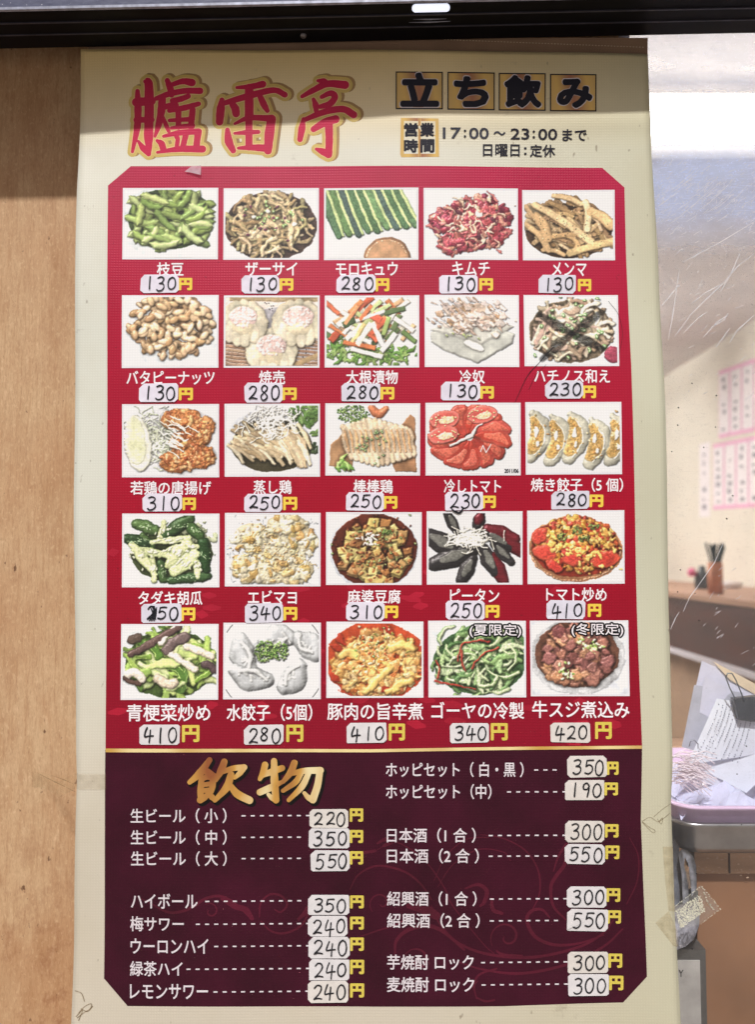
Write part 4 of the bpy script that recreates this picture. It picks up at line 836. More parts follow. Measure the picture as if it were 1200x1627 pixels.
def picture(name, c, m, lift, inset, label=None, parent=None):
    x0, y0, x1, y1 = c; x0 += inset; y0 += inset; x1 -= inset; y1 -= inset; n = 8; v, f, uv = [], [], []
    sk = (c[0] - 600) * -.006      # sides lean a little with the perspective
    for j in range(n + 1):
        for i in range(n + 1):
            u, s_ = i / n, j / n; x = x0 + (x1 - x0) * u + (c[0] / 600 - 1) * 3.2 * (s_ - .5) * (1 if c[0] > 600 else .1); y = y0 + (y1 - y0) * s_ - (c[0] > 800) * (u - .5) * .8
            v.append(on(x, y, lift)); uv.append((u, 1 - s_))
    for j in range(n):
        for i in range(n): a = j * (n + 1) + i; f.append((a, a + n + 1, a + n + 2, a + 1))
    o = obj(name, v, f, m, parent or banner, True, label); ul = o.data.uv_layers.new(name='UVMap')
    for lp in o.data.loops: ul.data[lp.index].uv = uv[lp.vertex_index]
    return o
for i, (nm, x0, x1, yc, fn, lab) in enumerate(DISH):
    r, c = divmod(i, 5); cn = CORN[r][c]
    frame = picture('photo_print', cn, M['white_edge'], L_PIC, 0, lab)
    picture('dish_picture', cn, picture_mat(fn.__name__[2:] + '_picture', fn()), L_PIC + .00005, 3.0, None, frame)
    text('dish_name', nm, x0, x1, yc, 21.5 if r < 4 else 26.5, M['white_ink'], grow=.42)

# captions inside two pictures and the date printed in the tomato picture
for t_, x0, x1, yc in (('(夏限定)', 747, 829, 1002.5), ('(冬限定)', 909, 991, 1001)):
    c_ = text('season_caption', t_, x0, x1, yc, 21, M['black_out'], L_PIC + .0001, grow=2.7, label='white caption with black outline in the corner of a dish photo')
    text('caption_letters', t_, x0, x1, yc, 21, M['white_ink'], L_PIC + .0002, parent=c_, grow=.15)
text('date_print', '2011/06', 802, 824, 748.5, 6, M['navy'], L_PIC + .0001, grow=.4)

# ---- yen marks, price stickers and handwriting
DG = {'0': [[(.5, .02), (.18, .18), (.06, .52), (.2, .86), (.52, .98), (.85, .8), (.95, .45), (.78, .12), (.5, .02)]], '1': [[(.52, .02), (.5, .5), (.5, 1)]],
 '2': [[(.08, .2), (.35, .02), (.75, .06), (.86, .3), (.6, .62), (.1, .97)], [(.1, .97), (.5, .9), (.98, .95)]], '3': [[(.12, .08), (.5, .0), (.85, .12), (.7, .36), (.36, .46)], [(.36, .46), (.78, .5), (.92, .72), (.7, .94), (.3, 1), (.05, .9)]],
 '4': [[(.3, .02), (.12, .34), (.06, .66), (.5, .62), (1.02, .6)], [(.66, .2), (.64, .6), (.6, 1.05)]], '5': [[(.26, .06), (.2, .3), (.16, .46)], [(.16, .46), (.5, .36), (.86, .5), (.86, .78), (.5, .98), (.08, .92)], [(.26, .06), (.6, .03), (.98, .04)]],
 '8': [[(.82, .12), (.5, .0), (.2, .14), (.24, .36), (.6, .52), (.86, .74), (.66, .96), (.3, .96), (.14, .74), (.42, .5), (.76, .3), (.82, .12)]], '9': [[(.84, .22), (.5, .02), (.18, .2), (.24, .46), (.6, .48), (.84, .22)], [(.84, .22), (.8, .6), (.66, 1.02)]]}
RS = random.Random(11)
def price(x0, y0, x1, y1, num, yen, cls='a', tilt=0.0):
    cut = RS.uniform(4, 8); c2 = RS.uniform(1, 5); cx, cy = (x0 + x1) / 2, (y0 + y1) / 2
    pts = [(x0 + cut, y0), (x1 - c2, y0), (x1, y0 + c2), (x1, y1 - cut * .7), (x1 - cut * .7, y1), (x0 + c2, y1), (x0, y1 - c2), (x0, y0 + cut)]
    pts = [(x + RS.uniform(-.5, .5), y + RS.uniform(-.5, .5)) for x, y in pts]
    pts = [(cx + (x - cx) * math.cos(tilt) - (y - cy) * math.sin(tilt), cy + (x - cx) * math.sin(tilt) + (y - cy) * math.cos(tilt)) for x, y in pts]
    mb = MB(); n = len(pts); L0, L1 = L_INK + .00005, L_INK + .0005; up = RS.randrange(n) if RS.random() < .55 else -9; lift_ = RS.uniform(.0003, .0006)
    kind_ = cls if RS.random() < .6 else ('c' if cls == 'a' else 'd')
    mid = on(cx, cy, L1 + .0003)
    mb.add([on(x, y, L0 + (lift_ - .0002 if i in (up, (up + 1) % n) else 0)) for i, (x, y) in enumerate(pts)] + [on(x, y, L1 + (lift_ if i in (up, (up + 1) % n) else 0)) for i, (x, y) in enumerate(pts)] + [mid], [(i, (i + 1) % n, (i + 1) % n + n, i + n) for i in range(n)] + [(i + n, (i + 1) % n + n, 2 * n) for i in range(n)])
    for i, f in enumerate(mb.f):
        a, b, c = (mb.v[j] for j in f[:3])
        if len(f) == 3 and (b - a).cross(c - a).y > 0: mb.f[i] = f[::-1]
    s_ = mb.build('price_sticker', M['sticker_' + kind_], banner)
    wd = (x1 - x0) * .86 / len(num); h = (y1 - y0) * .72; st = []
    ox = x0 + (x1 - x0) * .1
    for k, ch in enumerate(num):
        jx, jy, sy = RS.uniform(-1, 1), RS.uniform(-1, 1.2), RS.uniform(.9, 1.06)
        for pl in DG[ch]: st.append(([(ox + wd * (k + (.12 + .76 * a)) + jx - (b - .5) * 1.2 + RS.uniform(-.25, .25), y0 + (y1 - y0) * .15 + jy + h * sy * b + RS.uniform(-.25, .25)) for a, b in pl], [RS.uniform(1.9, 2.7) for _ in pl]))
    lab = None
    brush('handwritten_price', st, M['pen'], L1 + .0009, parent=s_)
    yx0, yx1, yy0, yy1 = yen
    e = text('yen_mark', '円', yx0, yx1, (yy0 + yy1) / 2, yy1 - yy0 - 1.5, M['yellow_ink' if cls == 'a' else 'yellow_pale'], L_INK, grow=1.25)
    return s_
P1 = [((223, 436.4, 284, 465.6), '130', (284.8, 304, 442, 461)), ((383.5, 438, 444, 467), '130', (445.5, 465, 443, 462)), ((534.6, 437, 597, 465.6), '280', (598, 617.6, 443, 463)), ((698, 437.5, 759.3, 467), '130', (763, 782.5, 443, 462)), ((856, 436.6, 915.8, 465.8), '130', (920.6, 939.4, 443, 462)),
 ((220.5, 609.6, 283.4, 639), '130', (285.4, 305.5, 617, 636)), ((388.6, 609, 449.5, 640), '280', (450, 470.5, 617, 636)), ((543, 609.6, 604.8, 638.5), '280', (606, 625.5, 616, 635)), ((701, 608, 763, 637), '130', (764, 783.4, 615, 634)), ((865.8, 605, 926.8, 634), '230', (927, 946, 613.5, 632.8)),
 ((226, 784, 289, 812.8), '310', (290.5, 309.5, 791, 810)), ((387.7, 784.4, 448.6, 813.3), '250', (451, 471, 790, 810)), ((549.6, 782.5, 610, 811.4), '250', (611, 630.4, 788.7, 808)), ((707.7, 781.6, 767.8, 810.5), '230', (768, 787, 788, 807)), ((875.7, 780.4, 936.6, 809), '280', (938.3, 957.8, 786.4, 805.4)),
 ((225.3, 959.3, 288.3, 989), '250', (289, 309, 965.8, 985.6)), ((388.8, 958.7, 450, 989.3), '340', (451.5, 471, 965, 985)), ((549.6, 956.7, 611.4, 986.2), '310', (612.8, 631.8, 963, 982)), ((709, 954.5, 771, 984.8), '250', (773.7, 793.3, 962, 981.4)), ((868.7, 954, 930.6, 983.2), '410', (936, 955, 960, 980)),
 ((223.4, 1150, 286.8, 1181.8), '410', (291.4, 316.6, 1151.4, 1177.5)), ((387.7, 1151, 451, 1182.3), '280', (456.3, 481, 1151.4, 1178)), ((551, 1148, 614.4, 1180), '410', (619, 642.5, 1150, 1176)), ((715.3, 1149, 777.3, 1180), '340', (781.6, 806, 1149.5, 1176)), ((874.8, 1147.7, 937.6, 1179.3), '420', (946.7, 970.5, 1147, 1173))]
for k, (b_, n_, y_) in enumerate(P1): price(*b_, n_, y_, 'a' if k < 20 else 'b', RS.uniform(-.015, .015))
P2 = [((492, 1285, 553.5, 1315), '220', (557, 576, 1284.5, 1305)), ((490.5, 1315.7, 556, 1347.6), '350', (557, 576, 1319, 1339)), ((493.8, 1351, 556, 1384.5), '550', (557, 576, 1353, 1373.5)), ((489.5, 1422.6, 555, 1454.5), '350', (557.5, 577, 1424, 1444)), ((489, 1456, 552, 1489), '240', (557.5, 577, 1458, 1478)), ((490, 1490, 555.7, 1524), '240', (557.5, 577, 1491.5, 1512)), ((490.8, 1525.5, 555.4, 1558.5), '240', (557.5, 577.5, 1527, 1549)), ((489.3, 1560, 553.8, 1593.5), '240', (557.5, 577.5, 1564.5, 1586)),
 ((901, 1200, 963.7, 1234), '350', (965, 981, 1209.5, 1229.5)), ((898, 1238, 959.5, 1270), '190', (961, 980, 1242.5, 1262)), ((898, 1303, 959.5, 1337), '300', (962, 981, 1308.5, 1329)), ((897.3, 1340, 960.5, 1372), '550', (963, 982.5, 1342.5, 1363.5)), ((901, 1408, 963.8, 1442), '300', (965, 984.5, 1411, 1432)), ((902, 1444.5, 966.5, 1479.5), '550', (966.5, 986, 1446.5, 1467)), ((903, 1513, 967, 1547), '300', (969, 988.5, 1516, 1538)), ((904, 1548.5, 968.5, 1583), '300', (970.5, 990.5, 1551.5, 1574))]
for k, (b_, n_, y_) in enumerate(P2): price(*b_, n_, y_, 'b', -.03 if k == 8 else RS.uniform(-.015, .015))
brush('scribble', [([(239 + 4 * (i % 2) + i * .9, 963 + (i % 3) * 2), (243 + i * .8, 976), (238 + i * 1.3, 986 - (i % 2) * 3)], 1.5) for i in range(8)], M['pen'], .0016, label='pen scribble over the first digit of a price')
brush('scribble', [([(716, 806), (722, 812), (730, 815), (735, 810), (736, 806)], (1.2, 3, 3.4, 2.6, 1.4))], M['pen'], .0016, label='thick pen tail below a corrected price')

# ---- drinks
DR = [('生ビール（ 小 ）', 208.5, 360, 1295, [(384, 9)]), ('生ビール（ 中 ）', 208.5, 360, 1329.5, [(384, 7)]), ('生ビール（ 大 ）', 208.5, 360, 1363.5, [(384, 7)]), ('ハイボール', 208, 313.5, 1431.5, [(326, 11)]), ('梅サワー', 206.5, 291.5, 1468, [(311, 13)]), ('ウーロンハイ', 207, 330.5, 1503.5, [(340, 11)]), ('緑茶ハイ', 206, 289.5, 1539.5, [(296, 14)]), ('レモンサワー', 206, 330, 1575.5, [(339, 11)]),
 ('ホッピセット（ 白・黒 ）', 613.5, 832, 1222.5, [(849, 3)]), ('ホッピセット（中）', 613.5, 781, 1257.5, [(806, 7)]), ('日本酒（1 合 ）', 615, 756, 1327, [(777, 9)]), ('日本酒（2 合 ）', 615, 761, 1360, [(777, 8)]), ('紹興酒（1 合 ）', 615.5, 757.5, 1428.5, [(779, 9)]), ('紹興酒（2 合 ）', 615.5, 762.5, 1463.5, [(779, 8)]), ('芋焼酎 ロック', 615.5, 753, 1530, [(765, 10)]), ('麦焼酎 ロック', 615.5, 754, 1565.5, [(766, 10)])]
for nm, x0, x1, yc, ds in DR:
    text('drink_name', nm, x0, x1, yc, 23.5, M['white_ink2'], grow=.34)
    mb = MB()
    for xs, n in ds:
        for k in range(n):
            x = xs + k * 14.6; y = yc + .5 - (k * .35 if x0 > 500 else 0) * .35; mb.add([on(x, y + 1.1, L_INK), on(x + 6.4, y + 1.1, L_INK), on(x + 6.4, y - 1.1, L_INK), on(x, y - 1.1, L_INK)], [(0, 1, 2, 3)])
    mb.build('dashed_leader', M['white_ink2'])
    bpy.data.objects[[o.name for o in COL.objects if o.name.startswith('dashed_leader')][-1]]
for o in list(COL.objects):
    if o.name.startswith('dashed_leader'): o.parent = banner; o.matrix_parent_inverse = Matrix.Translation(-Vector(banner.location))

# ---- calligraphy: shop name (crop coordinates / scale) and the drinks heading
LG = [((190, 100), 1 / 6., [([(165, 262), (168, 420), (160, 600), (112, 835)], (34, 62, 58, 18)), ([(240, 172), (272, 190), (276, 420), (268, 700), (276, 860)], (30, 74, 84, 78, 22)), ([(150, 365), (300, 355)], 70), ([(150, 532), (300, 532)], 44), ([(170, 735), (215, 800), (268, 862)], (16, 50, 26)),
   ([(452, 165), (480, 240), (492, 300)], (40, 56, 40)), ([(490, 205), (600, 172), (688, 184)], (30, 46, 60)), ([(346, 332), (470, 290), (620, 262), (764, 262)], (34, 46, 44, 52)), ([(402, 330), (392, 450), (366, 580), (330, 690)], (60, 66, 54, 16)), ([(500, 355), (580, 338), (652, 312)], (42, 46, 38)), ([(430, 410), (470, 402), (530, 396)], (44, 46, 50)),
   ([(470, 446), (620, 420), (750, 384)], (36, 46, 34)), ([(556, 440), (556, 600)], 46), ([(692, 440), (676, 600)], 48), ([(470, 540), (690, 528)], (24, 38)), ([(490, 612), (600, 598), (690, 590)], (22, 36, 42)), ([(404, 500), (440, 590), (462, 640)], (22, 34, 26)),
   ([(412, 690), (560, 658), (752, 644)], (18, 44, 46)), ([(744, 650), (728, 780)], (60, 50)), ([(536, 690), (548, 720), (540, 780)], (36, 34, 30)), ([(628, 670), (600, 780)], (44, 46)), ([(350, 730), (392, 760), (412, 820)], (20, 56, 50)), ([(352, 842), (560, 812), (786, 812)], (14, 48, 58))]),
 ((330, 100), 1 / 4.615, [([(212, 178), (320, 170), (404, 154)], (14, 34, 42)), ([(102, 268), (92, 340), (84, 425)], (30, 56, 48)), ([(112, 292), (300, 238), (480, 198), (566, 232)], (30, 42, 34, 34)), ([(303, 180), (302, 390)], (52, 58)), ([(180, 300), (200, 330), (206, 366)], (40, 52, 48)), ([(384, 244), (410, 300), (436, 346)], (34, 44, 26)),
   ([(196, 440), (300, 398), (456, 402)], (12, 30, 40)), ([(142, 486), (152, 570), (184, 636)], (28, 54, 34)), ([(300, 400), (300, 610)], (46, 44)), ([(466, 408), (450, 520), (440, 636)], (60, 62, 50)), ([(194, 510), (280, 504), (370, 500)], (12, 30, 22)), ([(222, 618), (330, 614), (440, 620)], (14, 38, 50))]),
 ((330, 100), 1 / 4.615, [([(808, 134), (850, 140), (880, 160)], (14, 40, 36)), ([(692, 246), (780, 200), (880, 158), (1008, 168)], (20, 36, 42, 52)), ([(776, 268), (792, 310), (796, 350)], (20, 40, 28)), ([(836, 252), (900, 226), (934, 250), (900, 300), (826, 322)], (22, 34, 40, 40, 26)), ([(708, 416), (850, 362), (990, 342), (1072, 384)], (26, 38, 40, 44)), ([(702, 410), (690, 480), (676, 556)], (20, 44, 34)), ([(776, 484), (860, 436), (938, 414)], (36, 50, 52)), ([(888, 440), (892, 560), (886, 668)], (52, 46, 48)), ([(886, 668), (840, 646), (796, 628)], (46, 42, 14))])]
for org, s_, st in LG:
    base = brush('shop_name_character', st, M['logo_gold'], L_PANEL, grow=6.6, org=org, sc=s_, label='large red brush character with cream and gold outlines')
    st2 = [(p, w_) for p, w_ in st]
    brush('character_shadow', st, M['logo_shadow'], L_PANEL - .00006, grow=7.2, org=org, sc=s_, dx=4, dy=-1.5, parent=base)
    brush('character_edge', st, M['logo_line'], L_ORN + .00002, grow=2.0, org=org, sc=s_, parent=base)
    brush('character_fill', st, M['logo_red'], L_PIC, grow=1.0, org=org, sc=s_, parent=base, rough=.05)
DH = [([(490, 70), (450, 125), (406, 164)], (14, 24, 10)), ([(455, 112), (480, 120), (512, 138)], (14, 20, 10)), ([(456, 150), (452, 200), (452, 236)], (14, 18, 14)), ([(456, 152), (480, 142), (504, 146)], (10, 14, 14)), ([(504, 146), (502, 180), (496, 206)], (16, 18, 12)), ([(458, 176), (498, 170)], 10), ([(458, 200), (496, 196)], 10), ([(450, 240), (470, 228), (492, 208)], (18, 16, 8)), ([(480, 208), (500, 228), (508, 238)], (8, 16, 8)),
  ([(552, 78), (538, 116), (516, 156)], (18, 22, 8)), ([(540, 122), (590, 106), (636, 102)], (10, 14, 16)), ([(634, 104), (618, 126), (596, 146)], (16, 14, 6)), ([(580, 132), (562, 186), (512, 242)], (18, 24, 8)), ([(570, 168), (606, 214), (658, 242)], (10, 24, 22)),
  ([(724, 92), (716, 124), (702, 152)], (18, 18, 8)), ([(708, 138), (750, 122), (796, 106)], (10, 18, 16)), ([(762, 76), (764, 160), (770, 242)], (16, 24, 18)), ([(702, 208), (744, 190), (794, 166)], (18, 20, 8)), ([(770, 240), (752, 232), (738, 218)], (16, 12, 6)),
  ([(848, 84), (832, 124), (800, 164)], (18, 20, 8)), ([(832, 130), (890, 118), (958, 116)], (10, 16, 20)), ([(956, 118), (946, 180), (926, 240)], (18, 20, 22)), ([(926, 240), (908, 232), (890, 212)], (18, 14, 6)), ([(874, 132), (852, 166), (800, 202)], (14, 16, 8)), ([(908, 128), (880, 184), (824, 242)], (14, 18, 8))]
hd = brush('drinks_heading', DH, M['gold_brush'], L_INK, grow=1.9, org=(150, 1180), sc=1 / 2.667, label='two gold brush characters heading the drinks list')
brush('heading_shadow', DH, M['black_out'], L_ORN + .00004, grow=3.4, org=(150, 1180), sc=1 / 2.667, dx=3, dy=3.2, parent=hd)

# ---- header: four boxed characters, the hours plate, the hours
for ch, q, tx in (('立', (628.8, 116, 703.8, 175.6), (637, 697, 118.5, 171)), ('ち', (711, 116.3, 786.3, 176.4), (722, 776, 124, 171)), ('飲', (792.5, 117.2, 867.4, 177), (802, 860, 121.5, 171.5)), ('み', (874, 118.6, 948, 178), (886, 941, 127, 172))):
    x0, y0, x1, y1 = q; b_ = fill('boxed_character', [(x0, y0), (x1, y0 + .4), (x1, y1), (x0, y1 - .3)], M['navy'], L_PANEL, label='heavy black character in a gold square with thin black border')
    fill('gold_square', [(x0 + 2, y0 + 2), (x1 - 2, y0 + 2.4), (x1 - 2, y1 - 2), (x0 + 2, y1 - 2.3)], M['gold_box'], L_ORN, parent=b_)
    text('character_outline', ch, tx[0] + 1, tx[1] - 1, (tx[2] + tx[3]) / 2, tx[3] - tx[2] - 2, M['white_ink2'], L_PIC, grow=3.4, parent=b_)
    text('character', ch, tx[0] + 2, tx[1] - 2, (tx[2] + tx[3]) / 2, tx[3] - tx[2] - 4, M['navy'], L_INK, grow=3.0, parent=b_)
hp = fill('hours_plate', [(637, 189), (697, 190.5), (698, 250), (690, 250), (638, 250.5), (636, 246)], M['gold_box'], L_PANEL, label='small gold plate with four navy characters')
fill('plate_inner', [(642, 194), (692, 195), (692, 245), (642, 245)], M['cream'], L_ORN - .00004, parent=hp)
fill('plate_bar', [(664.5, 190), (669, 190), (669, 250), (664.5, 250)], M['gold_box'], L_ORN, parent=hp)
for ch, x0, y0 in (('営', 643, 198), ('業', 668.5, 198), ('時', 643, 223), ('間', 669, 223)): text('plate_character', ch, x0, x0 + 20.5, y0 + 10, 19.5, M['navy'], L_PIC, grow=1.1, parent=hp)
for s_, x0, x1, yc, h in (('17', 704, 732, 213, 16.5), (':', 737.5, 740.5, 213.5, 11.5), ('00', 746, 776.5, 213, 16.5), ('～', 785, 803, 212.5, 5.5), ('23', 812, 841, 213.5, 16.5), (':', 847, 850.2, 214, 11.5), ('00', 856, 885.5, 214, 16.5), ('まで', 894.5, 932.5, 215, 17.5), ('日曜日', 768, 826, 239, 19), (':', 833.5, 837, 240, 11.5), ('定休', 843, 882.5, 239.5, 19)):
    text('opening_hours', s_, x0, x1, yc, h, M['gray_ink'] if yc < 213.3 and x0 < 800 else M['navy'], grow=.5)

# ---- tape, scuffs on the banner
tp = empty('adhesive_tape', atY(110, 1240, D), 'yellowed clear tape strip wrinkled across the left edge of the banner onto the plywood', 'tape')
v, f = [], []; nn = 20
BD = D + .05
for j in range(5):
    for i in range(nn + 1):
        px = 50 + (170 - 50) * i / nn; py = 1226 + 6.2 * j + (1 if i > 12 else 0) * 2
        if px > 121: q = on(px, py, .0013)
        else:
            g = atY(px, py, BD - .0012); e = on(124, py, .0013); k = max(0, (px - 62) / 59); q = g.lerp(Vector((g.x, e.y, g.z)), k ** 1.4)
            q.y += (-.004 * math.exp(-((j - 1 - k * 2) / .7) ** 2)) * min(1, k * 2)
        v.append(q)
for j in range(4):
    for i in range(nn): a = j * (nn + 1) + i; f.append((a, a + nn + 1, a + nn + 2, a + 1))
M['tape_clear'] = tape_mat('tape_clear', (186, 160, 118), .16)
obj('tape_film', v, f, M['tape_clear'], tp, True)
brush('tape_crease', [([(66, 1228), (90, 1240), (122, 1256)], (.5, 1.6, .6)), ([(84, 1230), (102, 1236), (120, 1244)], (.5, 1.4, .5))], M['tape_edge'], .0022).parent = None
o = bpy.data.objects['tape_crease']; o.matrix_parent_inverse = Matrix.Identity(4); o.parent = tp; o.matrix_parent_inverse = Matrix.Translation(-Vector(tp.location))
def tape_piece(name, pts, label, m='tape', edge=True):
    mb = MB(); mb.plate([on(x, y, .0002) for x, y in pts], (0, -1, 0), .0002)
    o = mb.build(name, M[m]); tag(o, label, 'tape')
    if edge:
        for i in range(len(pts)):
            pass
    return o
tape_piece('tape_strip', [(1052.5, 1344), (1069, 1344), (1072, 1420), (1074, 1448), (1063, 1447), (1057, 1400)], 'long yellow tape strip down the lower right edge of the banner')
tape_piece('tape_strip', [(1042, 1466), (1063, 1447), (1077, 1478), (1078, 1504), (1070, 1502), (1056, 1484)], 'torn triangular tape remnant below the long strip at the lower right edge')
def residue(pts, wd, label, m='tape_edge'):
    o = brush('tape_residue', [(p, wd) for p in pts], M[m], .0004); o.parent = None; o.matrix_parent_inverse = Matrix.Identity(4); tag(o, label, 'residue'); return o
residue([[(1020, 1304), (1030, 1312), (1040, 1318), (1036, 1321), (1020, 1305)], [(1020, 1303), (1032, 1297), (1044, 1304), (1052, 1300), (1064, 1290)], [(1044, 1300), (1050, 1308), (1052, 1298), (1046, 1304)], [(1038, 1296), (1052, 1284), (1064, 1276)]], .9, 'curled scrap of old tape glue at the right edge beside the purple panel')
residue([[(124, 1610), (134, 1600), (144, 1596), (142, 1604), (132, 1610), (122, 1618)], [(128, 1604), (138, 1608), (146, 1600)], [(118, 1576), (128, 1580), (133, 1592)], [(120, 1616), (130, 1606), (124, 1622)]], 1.6, 'grey glue smear at the lower left corner of the banner')
o = obj('tape_shard', [on(303, 264, .002), on(319, 262, .002), on(319, 278, .003), on(304, 274, .002), on(293, 272, .002)], [(0, 4, 3, 2, 1)], tape_mat('clear_shard', (236, 214, 226), .6)); tag(o, 'small pale scrap of tape at the top of the red panel', 'tape')
# hairs / pen scratches near the crossed-out dish
for q_ in [([(880, 552), (866, 566), (856, 578), (838, 598), (818, 640)], (1.4, 1.4, .9, .8, .5)), ([(985, 560), (990, 530), (984, 500), (968, 478)], .5), ([(868, 580), (852, 596), (840, 620)], .4)]: brush('pen_scratch', [q_], M['pen'], .0007)

# ================================================================ plywood, canvas, rail
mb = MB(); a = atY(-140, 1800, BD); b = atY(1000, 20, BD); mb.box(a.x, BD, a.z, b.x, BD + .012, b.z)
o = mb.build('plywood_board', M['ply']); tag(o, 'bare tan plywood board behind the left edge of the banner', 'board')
mb = MB(); cv = lambda x, y, l=0: atY(x, y, D + .004 - l)
N = 24; top = [cv(140 + 890 * i / N, 60) for i in range(N + 1)]; bot = [cv(140 + 890 * i / N, 100) for i in range(N + 1)]
mb.add(top + bot + [p + Vector((0, .0015, 0)) for p in top + bot], [(i + N + 1, i + N + 2, i + 1, i) for i in range(N)] + [(i + 2 * N + 2, i + 2 * N + 3, i + 3 * N + 4, i + 3 * N + 3) for i in range(N)] + [(0, 1, 2 * N + 3, 2 * N + 2)])
cs = mb.build('canvas_strip', M['canvas']); tag(cs, 'brown canvas strip with a stitched seam between the rail and the banner top', 'fabric')
mb = MB()
for k in range(64):
    x = 706 + k * 5.0; y = 62.8 + (x - 706) / 310 * 12; mb.add([cv(x, y + .6, .001), cv(x + 2.6, y + .7, .001), cv(x + 2.6, y - .6, .001), cv(x, y - .6, .001)], [(0, 1, 2, 3)])
o = mb.build('stitching', M['thread'], cs); o['kind'] = 'stuff'

# overhead rail: dark underside facing down, front face above it coloured as lit, with dust
tiltx = math.tan(math.radians(1.25))
zb = atY(560, 65, D).z
def RZ(x): return zb + (x - atY(560, 65, D).x) * tiltx
YF = D * (1 - .069) - .002
def beam(x0, x1, y0, y1, d0, d1):   # box following the rail's slope; d = height above its lower edge
    m_ = MB(); m_.box(x0, y0, 0, x1, y1, 1)
    for v_ in m_.v: v_.z = RZ(v_.x) + (d1 if v_.z > .5 else d0)
    return m_
rail = empty('overhead_rail', (0, YF, zb), 'dark metal door rail across the top with a dust-specked face coloured as lit and a glow painted in its oval slot', 'rail')
beam(-1.2, 1.2, YF + .004, D + .0008, 0, .16).build('rail_channel', M['metal_dark'], rail)
beam(-1.2, 1.2, YF, YF + .0045, .002, .24).build('rail_face', M['lit_dust_face'], rail)
beam(-1.2, 1.2, YF - .002, YF + .002, -.0006, .0026).build('rail_lip', M['rail_lip'], rail)
for y_, h_ in ((YF + .022, .0016), (YF + .045, .0012)): beam(-1.2, 1.2, y_, y_ + .0018, -h_, .002).build('rail_rib', plain('rib_metal', (58, 58, 70), .35, .6, .3), rail)
def under(px, py):               # point of the rail's underside seen at this pixel
    u, y, z = ray(px, py); t = .8
    for _ in range(30): t = (RZ(u * t) - CZ) / z
    return Vector((u * t, y * t, RZ(u * t)))
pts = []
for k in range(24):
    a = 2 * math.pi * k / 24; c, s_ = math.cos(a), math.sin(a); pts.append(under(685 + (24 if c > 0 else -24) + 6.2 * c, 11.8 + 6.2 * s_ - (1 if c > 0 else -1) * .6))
mb = MB(); mb.plate([p - Vector((0, 0, .0012)) for p in pts], (0, 0, 1), .002); mb.build('slot_reflection', emit('reflection_glow', (.78, .84, 1.), 1.0), rail)  # glowing plate stands in for light reflected in the slot; no lamp here
for (xa, ya, xb, yb) in ((657, 30, 710, 29), (650, 35, 716, 33)): 
    a, b = under(xa, ya), under(xb, yb); mb = MB(); mb.tube([a - Vector((0, 0, .0006)), (a + b) / 2 - Vector((0, 0, .001)), b - Vector((0, 0, .0006))], [.0002, .0008, .0002], 6); mb.build('slot_groove', M['rail_lip'], rail)
c = under(482, 56); mb = MB(); mb.lathe((c.x, c.y, c.z), [(.0, -.003), (.003, -.0028), (.0042, -.001), (.0044, .001)], 16); mb.build('screw', plain('screw_metal', (120, 118, 124), .35, .6, .2, 60, .6), rail, True)
# wall above the rail
mb = MB(); mb.box(-1.6, D - .03, zb + .13, 1.6, D + .14, 3.0); o = mb.build('wall_above', plain('lintel_paint', (120, 116, 120), .7, .3)); o.name = 'lintel'; tag(o, 'grey lintel above the metal rail', 'lintel')
mb = MB(); mb.box(-30, -40, -.02, 30, D + .1, 0); o = mb.build('pavement', plain('pavement', (150, 140, 130), .85, .2, .2, 8)); tag(o, kind='structure')

